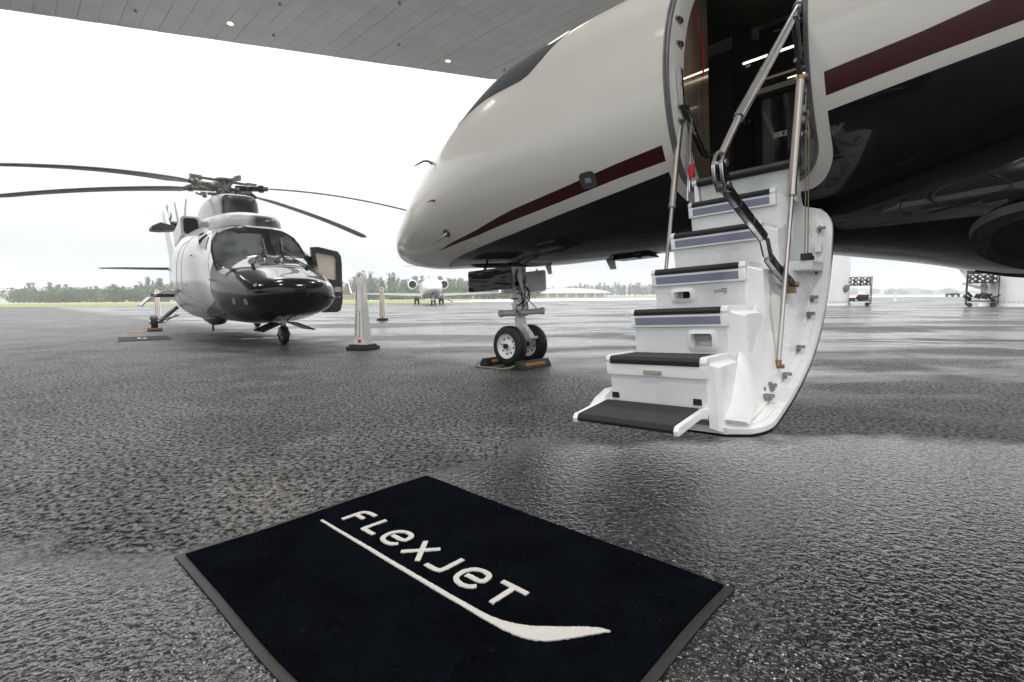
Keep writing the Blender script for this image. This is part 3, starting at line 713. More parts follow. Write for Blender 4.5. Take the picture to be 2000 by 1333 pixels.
# latches round the leaf rim
def near_leaf(b):
    i = min(range(60), key=lambda k: abs(LC[k].x - b) + (0 if k > 8 else 0)); return i
LI = [i for i in range(60)]
def leafpt(i, h_, a_): p = LC[i] + LN[i] * h_; return Vector((a_, p.x, p.y))
for k, i in enumerate([5, 14, 20, 24, 33, 42]):
    mb = MB(); p = leafpt(i, .03, -3.262); t_ = (LC[i + 1] - LC[i - 1]).normalized(); T_ = Vector((0, t_.x, t_.y)); n_ = Vector((0, LN[i].x, LN[i].y))
    mb.cyl(p, p + n_ * .03, .012, n=8); mb.cyl(p + n_ * .024 - Vector((.0, 0, 0)), p + n_ * .024 + Vector((-.035, 0, 0)), .010, n=8); mb.tube([p + T_ * .018 + n_ * .007, p - T_ * .018 + n_ * .007], .008, 5)
    mb.build('latch_pin', dullm, leaf)
    MB().add([p + T_ * .026 + n_ * .0065, p + Vector((.012, 0, 0)) + n_ * .0065, p - T_ * .026 + n_ * .0065, p - Vector((.012, 0, 0)) + n_ * .0065], [(0, 1, 2, 3)]).prism([(-.001, -.001), (.001, -.001), (.001, .001)], lambda u, v_, h_: p + n_ * (.006 + h_), 0, .0005).build('latch_slot', darkm, leaf)
i = 9; mb = MB(); p = leafpt(i, .04, -3.262); mb.box((p.x - .02, p.y - .012, p.z - .028), (p.x + .02, p.y + .03, p.z + .028)); mb.build('white_clip', airstair, leaf, bevel=.006)
# latch cluster near the bottom
mb = MB()
for (i, a_, ln) in ((47, -3.235, .05), (49, -3.20, .06), (51, -3.16, .045), (50, -3.25, .03)):
    p = leafpt(i, .035, a_); n_ = Vector((0, LN[i].x, LN[i].y))
    mb.cyl(p, p + n_ * ln, .014, n=8); mb.cyl(p + n_ * ln * .7 + Vector((-.035, 0, 0)), p + n_ * ln * .7 + Vector((.035, 0, 0)), .011, n=8)
    mb.hexa([p + n_ * ln * .3 + Vector((x_, y_, z_)) for z_ in (-.012, .02) for x_, y_ in ((-.02, -.02), (.02, -.02), (.014, .02), (-.014, .02))])
mb.build('latch_mechanism', dullm, leaf, bevel=.002)
p = leafpt(40, .036, -3.18); MB().lathe([(0, .0), (.004, .010), (.005, .015), (0, .018)], p, (0, LN[40].x, LN[40].y), 16).build('drain_cup', dullm, leaf)

# ---- telescopic struts
def strut(p0, p1, k, r0_, r1_, name='support_strut'):
    p0 = Vector(p0); p1 = Vector(p1); m_ = p0.lerp(p1, k); d = (p1 - p0).normalized()
    mb = MB(); mb.cyl(p0 + d * .02, m_, r0_, n=18); mb.cyl(m_ - d * .012, m_ + d * .004, r0_ * 1.12, n=18); o_ = mb.build(name, steel, jet)
    MB().cyl(m_, p1 - d * .03, r1_, n=14).build('inner_rod', steel, o_)
    MB().cyl(p0 - d * .01, p0 + d * .025, r0_ * .8, n=10).build('rod_end', brass, o_)
    MB().cyl(p1 - d * .035, p1, r1_ * 1.2, n=10).cyl(p1 + Vector((-.03, 0, 0)), p1 + Vector((.03, 0, 0)), .012, n=10).build('rod_end', brass, o_)
    return o_
strut((-3.27, 1.075, 1.905), (-3.235, 1.44, .262), .42, .0235, .0135)
strut((-2.455, .875, 2.03), (-2.475, 1.36, .30), .42, .0215, .0125)
# thin lift cables aft
mb = MB(); mb.tube([(-3.262, .93, 1.79), (-3.262, .97, 1.2), (-3.262, .995, .89)], .0035, 6); mb.tube([(-3.278, .93, 1.79), (-3.278, .97, 1.2), (-3.278, .995, .89)], .0035, 6); cb_ = mb.build('lift_cable', mat('dull bronze wire', (.20, .16, .11), .5, .6), jet)
mb = MB(); mb.box((-3.30, .975, .86), (-3.24, 1.01, .90)); mb.cyl((-3.24, .99, .87), (-3.31, .99, .87), .014, n=8); mb.build('cable_anchor', blackp, cb_, bevel=.003)
MB().hexa([(-3.16, .80, .80), (-3.30, .72, .80), (-3.30, .98, .80), (-3.16, .98, .80), (-3.16, .76, .86), (-3.30, .70, .86), (-3.30, 1.0, .86), (-3.16, 1.0, .86)]).build('anchor_shelf', airstair, leaf, bevel=.01)
# gas tube behind forward strut with red tag
mb = MB(); mb.tube([(-2.50, .82, 1.95), (-2.50, .90, 1.36)], .011, 10); gt_ = mb.build('chrome_tube', chrome, jet)
rt_ = MB().box((-2.512, .885, 1.52), (-2.528 - .02, .915, 1.61)).build('red_tag', redtag, gt_, bevel=.003)
for j in range(2): MB().box((-2.549, .892, 1.575 - .013 * j), (-2.5485, .909, 1.580 - .013 * j)).build('tag_print', white, gt_)
# ---- aft handrail: chrome telescopic upper, knuckle, black segmented lower arm
RA = Vector((-3.262, 1.035, 2.335)); RB = Vector((-3.16, 1.836, 1.477)); RC = Vector((-3.12, 1.945, 1.285)); RD = Vector((-3.12, 1.85, 1.20))
mid_ = RA.lerp(RB, .93)
mb = MB(); mb.cyl(RA, mid_, .026, n=20); mb.cyl(mid_ - (RB - RA) * .02, mid_, .0265, n=20); rail = mb.build('handrail', chrome, jet)
MB().cyl(mid_, RC.lerp(RB, .3), .018, n=18).build('inner_tube', steel, rail)
mb = MB(); mb.cyl(RA - (RB - RA) * .04, RA + (RB - RA) * .03, .034, n=16); mb.box((-3.30, .98, 2.28), (-3.25, 1.04, 2.40)); mb.build('rail_head', dullm, rail, bevel=.004)
def plateprism(pts, a0_, a1_, name, m, parent, bev=.003):
    return MB().prism(pts, lambda u, v_, h_: (h_, u, v_), a0_, a1_).build(name, m, parent, bevel=bev)
kn = [(1.875, 1.375), (1.92, 1.345), (1.955, 1.29), (1.945, 1.22), (1.90, 1.165), (1.85, 1.165), (1.825, 1.20), (1.865, 1.245), (1.885, 1.30), (1.85, 1.35)]
plateprism(kn, -3.095, -3.112, 'knuckle_plate', chrome, rail); plateprism(kn, -3.134, -3.15, 'knuckle_plate', chrome, rail)
for b_, c_ in ((1.90, 1.30), (1.87, 1.20)): MB().cyl((-3.09, b_, c_), (-3.155, b_, c_), .018, n=12).build('pivot_pin', dullm, rail)
arm = [(-3.12, 1.855, 1.197), (-3.13, 1.714, 1.13), (-3.15, 1.582, 1.051), (-3.17, 1.437, 0.968), (-3.188, 1.431, 0.863), (-3.2, 1.35, 0.811), (-3.213, 1.247, 0.761), (-3.225, 1.145, 0.712)]
def hexlink(P0, P1, w_, t_, ins):
    P0, P1 = Vector(P0), Vector(P1); d = (P1 - P0).normalized(); x_ = Vector((1, 0, 0)); x_ = (x_ - d * x_.dot(d)).normalized(); y_ = d.cross(x_)
    P0 = P0 + d * ins; P1 = P1 - d * ins
    return MB().hexa([c_ + x_ * a_ + y_ * b_ for c_ in (P0, P1) for a_, b_ in ((-t_, -w_), (t_, -w_), (t_, w_), (-t_, w_))])
for j in range(len(arm) - 1):
    o_ = hexlink(arm[j], arm[j + 1], .023, .022, .003).build('handrail_arm_link', blackp, jet, bevel=.004)
    hexlink(arm[j], arm[j + 1], .0245, .012, 0).build('link_edge', chrome, o_, bevel=.001)
e_ = Vector(arm[-1]); MB().cyl(e_ + Vector((.03, 0, 0)), e_ - Vector((.04, 0, 0)), .016, n=10).box(e_ - Vector((.02, .03, .05)), e_ + Vector((.02, .03, -.01))).build('arm_mount', brass, jet)
# black link from rail head down to the strut top
p, r_ = Vector((1.16, 2.22)), Vector((1.06, 1.915)); d = (r_ - p).normalized(); n_ = Vector((-d.y, d.x)) * .026
plateprism([tuple(p - n_), tuple(r_ - n_ * .7), tuple(r_ + n_ * .7), tuple(p + n_)], -3.250, -3.275, 'rail_link', blackp, jet)
plateprism([tuple(p - n_ * 1.1), tuple(p - n_ * 1.1 + d * .22), tuple(p - n_ * .95 + d * .22), tuple(p - n_ * .95)], -3.248, -3.277, 'link_edge', chrome, rail, 0)
MB().cyl((-3.24, 1.065, 1.905), (-3.31, 1.065, 1.905), .02, n=12).cyl((-3.25, 1.11, 2.0), (-3.31, 1.0, 2.0), .012, n=10).build('pivot_pin', dullm, jet)
# clutter on the aft jamb
mb = MB()
for c in (2.30, 2.12, 1.86, 1.74, 1.62): mb.box((-3.285, .88, c - .02), (-3.25, .93, c + .02)); mb.cyl((-3.27, .9, c), (-3.24, .96, c), .012, n=8)
mb.tube([(-3.27, .93, 2.3), (-3.26, .95, 2.15), (-3.275, .94, 2.0), (-3.26, .93, 1.8), (-3.27, .88, 1.6)], .007, 6); mb.build('latch_linkage', dullm, jamb)
MB().box((-3.27, .86, 1.70), (-3.20, .92, 1.80)).build('jamb_block', graym, jamb, bevel=.008)
# forward handrail folded against the jamb
def ribbon(P, hw, a0_, a1_, name, m, parent):
    P = [Vector(p) for p in P]; Lf = []; Rf = []
    for i, p in enumerate(P):
        t = (P[min(i + 1, len(P) - 1)] - P[max(i - 1, 0)]).normalized(); n_ = Vector((-t.y, t.x)) * hw; Lf.append(tuple(p + n_)); Rf.append(tuple(p - n_))
    mb = MB()
    for i in range(len(P) - 1): mb.prism([Lf[i], Lf[i + 1], Rf[i + 1], Rf[i]], lambda u, v_, h_: (h_, u, v_), a0_, a1_)
    return mb.build(name, m, parent, bevel=.002)
fr_ = ribbon([(.955, 2.265), (.95, 2.15), (.93, 2.03), (.86, 1.95)], .020, -2.475, -2.500, 'forward_handrail', blackp, jet)
ribbon([(.978, 2.268), (.973, 2.15), (.95, 2.02)], .005, -2.47, -2.505, 'rail_edge', chrome, fr_)
fr2 = ribbon([(.87, 2.01), (.77, 1.90), (.68, 1.82), (.60, 1.765), (.54, 1.765)], .020, -2.478, -2.502, 'forward_handrail_arm', blackp, jet)
ribbon([(.85, 1.97), (.76, 1.865), (.67, 1.785), (.60, 1.735)], .006, -2.474, -2.506, 'rail_edge', chrome, fr2)
mb = MB(); mb.tube([(-2.49, .56 + .0 * k, 1.735) if k == 0 else (-2.49 - .02 * k, .56, 1.735) for k in range(6)], [.013, .017, .012, .017, .012, .015], 12); mb.build('hand_grip', mat('grip blue black', (.02, .022, .03), .5), fr2)
MB().cyl((-2.455, .885, 2.035), (-2.52, .885, 2.035), .022, n=12).cyl((-2.47, .93, 2.05), (-2.50, .86, 2.03), .014, n=10).cyl((-2.46, .90, 1.94), (-2.49, .90, 1.94), .014, n=10).build('pivot_pin', dullm, jet)

# ---- cockpit window
fus_c = lambda c, t: degrees_of(c, t)
def thd(s_, c):
    w, tt, b = fus.sec(s_); z_ = (tt + b) / 2; h_ = (tt - b) / 2; return math.degrees(asin(max(-1, min(1, (c - z_) / h_))))
def low(s_): return thd(s_, 2.56 + .10 * min(1, (s_ - 1.9) / .8) if s_ > 1.9 else 2.56)
q = NB('cockpit glass'); q.set(color=(.035, .04, .045), rough=.04, spec=.8); cg = q.m
win = [(s_, low(s_)) for s_ in (2.25, 2.4, 2.6, 2.8, 3.0, 3.15, 3.3)] + [(3.40, thd(3.40, 2.69)), (3.50, thd(3.50, 2.79)), (3.60, thd(3.60, 2.95)), (3.72, 60), (3.80, 72), (3.7, 82), (2.6, 86), (2.2, 80)]
fus.patch(win, 'side_window', cg, jet, off=.006)
wl = [(3.2, 100), (3.2, 140), (2.6, 140), (2.2, 125), (2.25, 96)]
fus.patch(wl, 'side_window', cg, jet, off=.006)
# fixtures on the nose
n_ = fus.patch([(3.965 + .10 * cos(t), thd(4.0, 1.665) + 4.0 * sin(t)) if False else (3.965 + .075 * math.copysign(abs(cos(t)) ** .5, cos(t)), thd(4.0, 1.665) + 3.6 * math.copysign(abs(sin(t)) ** .5, sin(t))) for t in [2 * pi * i / 20 for i in range(20)]], 'light_plate', mat('dark grey plate', (.06, .06, .065), .4), jet, off=.007, step=.04)
t0 = thd(4.0, 1.665); fus.patch([(3.94, t0 - 1), (3.995, t0 - 1), (3.995, t0 + 1), (3.94, t0 + 1)], 'plate_window', mat('clear lens', (.3, .32, .34), .1), n_, off=.010, step=.03)
fus.patch([(1.925 + .06 * cos(t), thd(1.925, 1.53) + 3.4 * sin(t)) for t in [2 * pi * i / 16 for i in range(16)]], 'probe_plate', mat('probe plate', (.16, .16, .17), .35, .5), jet, off=.004, step=.03)
p = fus.out(1.925, radians(thd(1.925, 1.53)), 0); n_ = (fus.out(1.925, radians(thd(1.925, 1.53)), .1) - p).normalized()
mb = MB(); mb.tube([p, p + n_ * .06 + Vector((.02, 0, -.01)), p + n_ * .085 + Vector((.07, 0, -.02)), p + n_ * .09 + Vector((.17, 0, -.03))], [.014, .012, .011, .008], 10); mb.build('pitot_probe', steel, jet)
p = fus.out(1.95, radians(thd(1.95, 1.864)), 0); mb = MB(); mb.cyl(p, p + Vector((.02, .035, 0)), .012, n=10); mb.tube([p + Vector((.02, .035, 0)), p + Vector((.07, .045, -.01))], .006, 8); mb.build('temperature_probe', mat('copper probe', (.25, .13, .09), .4, .7), jet)
for s_, th_ in ((1.84, thd(1.84, 2.30)),):
    p = fus.out(s_, radians(th_), 0); n_ = (fus.out(s_, radians(th_), .1) - p).normalized()
    mb = MB(); mb.tube([p - n_ * .01, p + n_ * .05, p + n_ * .075 + Vector((.05, 0, 0)), p + n_ * .08 + Vector((.20, 0, -.02))], [.018, .013, .011, .007], 8); mb.build('air_data_probe', blackp, jet)
# belly antennas
for a_, b_, ln, hgt, m_ in ((-.42, .0, .07, .08, graym), (-1.15, -.1, .10, .09, graym), (-1.6, .1, .06, .03, blackp)):
    mb = MB(); mb.hexa([(a_, b_ - .008, 1.125), (a_ - ln, b_ - .008, 1.125), (a_ - ln, b_ + .008, 1.125), (a_, b_ + .008, 1.125), (a_ - ln * .5, b_ - .003, 1.11 - hgt), (a_ - ln * 1.2, b_ - .003, 1.11 - hgt), (a_ - ln * 1.2, b_ + .003, 1.11 - hgt), (a_ - ln * .5, b_ + .003, 1.11 - hgt)]); mb.build('blade_antenna', m_, jet)
mb = MB(); mb.hexa([(-1.35, -.10, 1.09), (-1.75, -.10, 1.09), (-1.75, .12, 1.09), (-1.35, .12, 1.09), (-1.38, -.08, 1.13), (-1.72, -.08, 1.13), (-1.72, .10, 1.13), (-1.38, .10, 1.13)]); mb.build('belly_fairing_plate', blackp, jet)
# round wheel-well opening in the fairing
ringc = Vector((-4.33, .86, .855)); rn = Vector((.14, .40, -.90)).normalized()
JETRING = (ringc, rn)
mb = MB(); mb.lathe([(-.03, .25), (.006, .255), (.012, .265), (.012, .335), (-.03, .345)], ringc, rn, 40); rg = mb.build('intake_ring', mat('ring dark grey', (.018, .018, .02), .4), jet)
MB().lathe([(.004, .001), (.004, .256)], ringc, rn, 30).build('intake_well', darkm, rg)
ax = rn.orthogonal().normalized(); bx = rn.cross(ax)
for k in range(20):
    a = 2 * pi * k / 20; c_ = ringc + (ax * cos(a) + bx * sin(a)) * .30 + rn * .012; MB().cyl(c_, c_ + rn * .004, .007, n=6).build('bolt', brass, rg)
fair.patch([(1.8, 268), (2.1, 268), (2.1, 284), (1.8, 276)], 'belly_vent', darkm, jet, off=.005, step=.05)
# ---- nose gear
well = MB()  # flat sheet for the bay's shade, no hollow
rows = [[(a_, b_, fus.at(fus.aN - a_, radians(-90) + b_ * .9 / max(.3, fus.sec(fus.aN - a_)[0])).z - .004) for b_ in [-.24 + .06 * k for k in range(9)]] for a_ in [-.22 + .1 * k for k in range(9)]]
well.grid(rows); well.build('gear_bay_shade', darkm, jet, fixn=False)  # flat sheet on the belly, shade of the open bay put into its colour
leg = MB()
leg.cyl((.0, 0, 1.25), (.0, 0, .68), .092, .074, n=20); leg.cyl((.0, 0, .72), (.0, 0, .60), .092, n=20); leg.cyl((0, 0, .95), (0, 0, .91), .10, n=20)
leg.hexa([(.02, -.05, .98), (-.06, -.05, .98), (-.06, .05, .98), (.02, .05, .98), (.12, -.045, 1.18), (.0, -.045, 1.18), (.0, .045, 1.18), (.12, .045, 1.18)])
lg = leg.build('nose_gear_leg', gearw, jet, bevel=.004)
MB().cyl((0, 0, .64), (0, 0, .42), .055, n=18).build('oleo', gearw, lg)
mb = MB(); mb.cyl((.17, .14, .615), (-.03, .09, .615), .038, n=16); mb.cyl((.19, .14, .615), (.16, .14, .615), .045, n=16); mb.cyl((-.06, .07, .615), (-.26, -.08, .625), .034, n=16); mb.cyl((-.25, -.08, .625), (-.29, -.10, .625), .042, n=16); mb.box((-.09, -.05, .575), (.05, .10, .655)); mb.build('steering_actuator', graym, lg, bevel=.004)
mb = MB(); mb.cyl((0, 0, .56), (0, 0, .38), .068, n=18); mb.prism([(.05, .46), (-.05, .49), (-.16, .37), (-.19, .31), (-.14, .30), (-.02, .36), (.05, .38)], lambda u, v_, h_: (u, h_, v_), -.04, .04); mb.prism([(.03, .40), (-.05, .42), (-.05, .23), (.05, .20)], lambda u, v_, h_: (u, h_, v_), -.035, .035); mb.build('fork', gearw, lg, bevel=.006)
mb = MB(); mb.cyl((-.19, .07, .32), (-.19, -.07, .32), .018, n=12); mb.hexa([(-.02, .03, .245), (-.20, .03, .305), (-.20, .06, .305), (-.02, .06, .245), (-.02, .03, .285), (-.20, .03, .34), (-.20, .06, .34), (-.02, .06, .285)]); mb.build('torque_link', gearw, lg, bevel=.003)
mb = MB(); mb.cyl((.02, 0, .98), (.22, .0, 1.2), .022, n=10); mb.cyl((.10, .10, 1.12), (.03, .03, .78), .02, n=10); mb.cyl((.12, -.1, 1.12), (.03, -.03, .78), .02, n=10); mb.build('drag_brace', gearw, lg)
mb = MB(); rr = random.Random(3)
for k in range(6):
    x0_, y0_ = rr.uniform(-.12, -.05), rr.uniform(-.02, .1); P_ = [(x0_, y0_, 1.12)]
    for j in range(1, 7): P_.append((x0_ + rr.uniform(-.05, .03) - (.05 if j in (3, 4) else 0), y0_ + rr.uniform(-.03, .03), 1.12 - .09 * j))
    mb.tube(P_, .0065, 5)
mb.tube([(-.08, .05, .85), (-.16, 0, .74), (-.22, -.04, .66)], .006, 5); mb.tube([(.07, .07, .72), (-.08, .10, .70), (-.14, .05, .76)], .006, 5); mb.tube([(.06, .08, .78), (-.06, .10, .78)], .008, 5)
mb.build('hydraulic_hoses', rubber, lg, kind='stuff')
mb = MB(); mb.lathe([(0, .001), (0, .03), (.012, .034), (.02, .03)], (-.07, .1, .95), (0, 1, 0), 12)
for z_ in (.88, .83, 1.0): mb.box((-.05, .07, z_), (-.02, .078, z_ + .018))
mb.build('leg_bracket', blackp, lg)
MB().cyl((0, .25, .235), (0, -.24, .235), .024, n=12).build('axle', dullm, lg)
def wheel(b_, sgn, par, cx=0., cz=.235, r_=.235, w_=.135, name='nose_wheel', rim=True):
    t = bpy.data.objects.new(name, None); link(t, par)
    rp_ = [(-w_ / 2, r_ * .62), (-w_ / 2, r_ * .72), (-w_ * .46, r_ * .86), (-w_ * .34, r_ * .96), (-w_ * .2, r_), (0, r_ * 1.003), (w_ * .2, r_), (w_ * .34, r_ * .96), (w_ * .46, r_ * .86), (w_ / 2, r_ * .72), (w_ / 2, r_ * .62), (w_ * .40, r_ * .60), (-w_ * .40, r_ * .60), (-w_ / 2, r_ * .62)]
    MB().lathe(rp_, (cx, b_, cz), (0, 1, 0), 48).build('tyre', tyre_m, t)
    k = sgn
    rp_ = [(k * w_ * .47, r_ * .64), (k * w_ * .47, r_ * .60), (k * w_ * .30, r_ * .55), (k * w_ * .22, r_ * .40), (k * w_ * .27, r_ * .20), (k * w_ * .42, r_ * .16), (k * w_ * .42, .001)]
    rm_ = MB().lathe(rp_, (cx, b_, cz), (0, 1, 0), 40).build('rim', white, t)
    MB().lathe([(-k * w_ * .3, .001), (-k * w_ * .3, r_ * .6)], (cx, b_, cz), (0, 1, 0), 24).build('rim_back', graym, t)
    mb = MB(); mb.cyl((cx, b_ + k * w_ * .3, cz), (cx, b_ + k * w_ * .62, cz), r_ * .13, n=14)
    for i in range(8):
        a = 2 * pi * i / 8 + .2; mb.cyl((cx + cos(a) * r_ * .40, b_ + k * w_ * .2, cz + sin(a) * r_ * .40), (cx + cos(a) * r_ * .40, b_ + k * w_ * .285, cz + sin(a) * r_ * .40), r_ * .045, n=8)
    mb.build('hub_cap', blackp, t, kind='stuff')
    for i, m_ in ((1, yellow), (4, redtag)):
        a = 2 * pi * i / 7 - .6; mb = MB().box((cx + cos(a) * r_ * .50 - .009, b_ + k * w_ * .275, cz + sin(a) * r_ * .50 - .006), (cx + cos(a) * r_ * .50 + .009, b_ + k * w_ * .33, cz + sin(a) * r_ * .50 + .006)).build('wheel_mark', m_, t)
    return t
wheel(.20, 1, jet); wheel(-.165, 1, jet)
gd = NB('gear door dark gloss'); gd.set(color=(.004, .004, .004), rough=.06, spec=.3); gd.bump(gd.noise(4, 2, .5, stretch=(.35, 1, 1.5)), .8, .05); gdm = gd.m
q = rrect(-.165, .555, .885, 1.135, .03, 4)
MB().prism(q, lambda u, v_, h_: (u, h_, v_), .285, .305).build('gear_door', gdm, jet, bevel=.004)
MB().prism(rrect(-.165, .555, .865, 1.115, .03, 4), lambda u, v_, h_: (u, h_, v_), -.305, -.285).build('gear_door', gearw, jet, bevel=.004)
mb = MB(); mb.prism(rrect(-.14, .53, .885, 1.095, .03, 4), lambda u, v_, h_: (u, h_, v_), -.284, -.279); mb.tube([(-.05, -.27, 1.13), (-.07, -.265, 1.0), (-.10, -.27, .93)], .012, 8); mb.cyl((-.10, -.283, .93), (-.10, -.262, .93), .02, n=10); mb.cyl((-.10, -.283, 1.07), (-.10, -.262, 1.07), .02, n=10); mb.build('door_link', gearw, jet)
MB().cyl((.30, .27, 1.13), (.30, .2, 1.22), .014, n=8).cyl((.30, -.27, 1.13), (.30, -.2, 1.2), .014, n=8).build('door_hinge', blackp, jet)

# ================================================================== chocks under the jet's nose wheel
def wpt(a, b, c=0.):  # world point on the ground from body a,b
    v_ = JO + JF * a + JP * b; return Vector((v_.x, v_.y, c))
jrz = atan2(JF.y, JF.x)
def chock(loc, rz, ln, label, group, m=rubber, mark=True):
    t = thing('wheel_chock', label, 'wheel chock', loc, rz, group)
    MB().prism([(-.07, 0), (.07, 0), (.06, .028), (.022, .088), (-.022, .088), (-.06, .028)], lambda u, v_, h_: (u, h_, v_), -ln / 2, ln / 2).build('block', m, t, bevel=.008)
    if mark:
        mb = MB()
        rr = random.Random(int(ln * 100)); y = ln / 2 - .06
        for s_ in (1, -1):
            y = -ln * .32
            while y < ln * .32:
                w_ = rr.uniform(.014, .03)
                mb.hexa([(s_ * .0535, y, .036), (s_ * .0535, y + w_, .036), (s_ * .0565, y + w_, .036), (s_ * .0565, y, .036), (s_ * .035, y, .064), (s_ * .035, y + w_, .064), (s_ * .038, y + w_, .064), (s_ * .038, y, .064)]); y += w_ + .010
        mb.build('orange_marking', orange, t, kind='stuff')
    return t
cA = wpt(.27, .12); cB = wpt(-.27, .12)
chock(cA, jrz, .52, 'black rubber chock ahead of the jet nose wheels with faded orange marking', 'chocks at the jet nose wheels')
chock(cB, jrz, .52, 'black rubber chock with orange lettering behind the jet nose wheels', 'chocks at the jet nose wheels')
mb = MB(); P_ = [wpt(.27, .43, .05), wpt(.29, .50, .012), wpt(.18, .52, .01), wpt(.0, .50, .01), wpt(-.15, .50, .012), wpt(-.25, .46, .03), wpt(-.27, .43, .05)]; mb.tube(P_, .009, 8)
tag(mb.build('chock_rope', mat('straw rope', (.25, .23, .17), .8)), 'pale rope joining the two chocks at the jet nose wheels', 'rope')

# ================================================================== HELICOPTER
HO = Vector((-4.063, 9.096, 0)); HF = Vector((.651, -.759, 0)).normalized(); HP = Vector((-HF.y, HF.x, 0))
HM = Matrix(((HF.x, HP.x, 0, HO.x), (HF.y, HP.y, 0, HO.y), (0, 0, 1, 0), (0, 0, 0, 1)))
heli = thing('helicopter', 'glossy black and silver helicopter with drooping rotor blades parked nose toward the mat', 'helicopter', mw=HM)
hl = Loft(1.08, [0, .1, .4, .9, 1.5, 2.3, 3.2, 4.4, 5.6, 7.2, 8.6, 10.6, 12.6],
    [0.0, 0.405, 0.672, 0.813, 0.93, 1.003, 1.1, 1.17, 1.1, 0.80, .42, .3, .2],
    [0.928, 1.114, 1.203, 1.375, 1.575, 2.212, 2.31, 2.428, 2.31, 2.2, 2.15, 2.1, 2.1],
    [0.928, 0.719, 0.543, 0.453, 0.37, 0.331, 0.334, 0.33, 0.30, 0.665, 1.25, 1.6, 1.8], 2.5)
q = NB('helicopter paint')
s3 = q.n('ShaderNodeSeparateXYZ'); q.link(q.tc.outputs['Object'], s3.inputs[0]); X, Y, Z = s3.outputs
belt = q.math('ADD', q.math('MULTIPLY', q.math('ADD', X, 1.23), .17), .70)
belt = q.math('MINIMUM', q.math('MAXIMUM', belt, .5), 1.02)
nosew = q.math('SUBTRACT', .80, q.math('MULTIPLY', X, .26))
nt_ = q.math('MULTIPLY', q.math('LESS_THAN', q.math('ABSOLUTE', q.math('ADD', Y, .10)), nosew), q.math('GREATER_THAN', X, -.75))
isb = q.math('MAXIMUM', q.math('LESS_THAN', Z, belt), nt_)
tip = q.math('GREATER_THAN', X, .72)
# green pin stripe along the starboard side
gl = q.math('ADD', q.math('MULTIPLY', q.math('ADD', X, 1.23), -.19), .64)
isg = q.math('LESS_THAN', q.math('ABSOLUTE', q.math('SUBTRACT', Z, gl)), q.math('MULTIPLY', q.math('MAXIMUM', q.math('MULTIPLY', q.math('ADD', X, 1.2), -1), 0), .024))
sil = q.mix(q.ramp(q.noise(1.5, 3), .3, .7), (.60, .61, .63), (.68, .69, .71))
c_ = q.mix(isb, sil, (.005, .005, .006)); c_ = q.mix(q.math('MULTIPLY', isg, q.math('LESS_THAN', X, -1.2)), c_, (.42, .47, .22))
q.set(color=c_, rough=.2, coat=.6, coatr=.015, spec=.15); q.bump(q.noise(2.2, 2), .14, .012); helip = q.m
tsh = [(i / 30) ** 2 * 2.2 for i in range(31)] + [2.2 + .12 * i for i in range(1, 48)] + [8 + .3 * i for i in range(0, 16)]
hfus = hl.mesh(tsh, 112).build('fuselage', helip, heli, angle=60)
q = NB('helicopter windshield'); q.set(color=q.mix(q.ramp(q.noise(1.6, 3), .4, .6), (.016, .021, .020), (.085, .095, .09)), rough=.035, spec=.9); hg = q.m
frame_m = mat('windshield frame black', (.005, .005, .005), .15)
hl.patch([(3.25, 124), (2.6, 113), (2.16, 100), (2.13, 90), (2.14, 74), (2.06, 60), (1.85, 53), (1.62, 50), (.84, 54), (.80, 82), (.80, 94), (.88, 124), (1.16, 142), (1.24, 160), (1.48, 161), (1.80, 157), (2.04, 152), (2.35, 137), (2.7, 129)], 'windshield_frame', frame_m, heli, off=.006, step=.07)
hl.patch([(2.32, 131), (2.0, 112), (1.965, 92), (1.68, 91.5), (1.2, 93), (.90, 96), (.93, 122), (1.2, 140), (1.27, 156), (1.44, 157), (1.78, 153), (2.0, 148.5)], 'windshield', hg, heli, off=.014, step=.07)
hl.patch([(1.965, 87.5), (1.985, 80), (2.02, 68), (1.86, 60), (1.62, 55), (1.1, 56), (.90, 60), (.90, 80), (.92, 90), (1.3, 89)], 'windshield', hg, heli, off=.014, step=.07)
hl.patch([(3.0, 131), (3.22, 135), (2.86, 147), (2.5, 156), (2.20, 157), (2.42, 141)], 'eyebrow_window', hg, heli, off=.014, step=.07)
# cabin door outlines as raised gaskets
gask = mat('panel gap', (.10, .10, .11), .5)
for seg in ([(3.6, 147), (3.85, 156), (3.98, 176), (4.2, 196), (4.6, 211)], [(3.45, 139), (3.55, 155), (3.6, 176), (3.7, 196)], [(2.06, 152), (2.0, 165), (1.80, 176), (1.86, 192)], [(4.9, 148), (5.0, 175), (5.2, 205)]):
    mb = MB(); P_ = []
    for i in range(len(seg) - 1):
        for k in range(5): P_.append(hl.out(seg[i][0] + (seg[i + 1][0] - seg[i][0]) * k / 5, radians(seg[i][1] + (seg[i + 1][1] - seg[i][1]) * k / 5), .0))
    P_.append(hl.out(seg[-1][0], radians(seg[-1][1]), 0)); mb.tube(P_, .0045, 5); mb.build('door_gasket', gask, hfus)
for s_, th_ in ((2.9, 166), (1.8, 178), (3.3, 190)):
    p = hl.out(s_, radians(th_), 0); n_ = (hl.out(s_, radians(th_), .1) - p).normalized(); MB().tube([p, p + n_ * .03, p + n_ * .03 + Vector((.10, 0, 0))], .009, 6).build('door_handle', blackp, hfus)
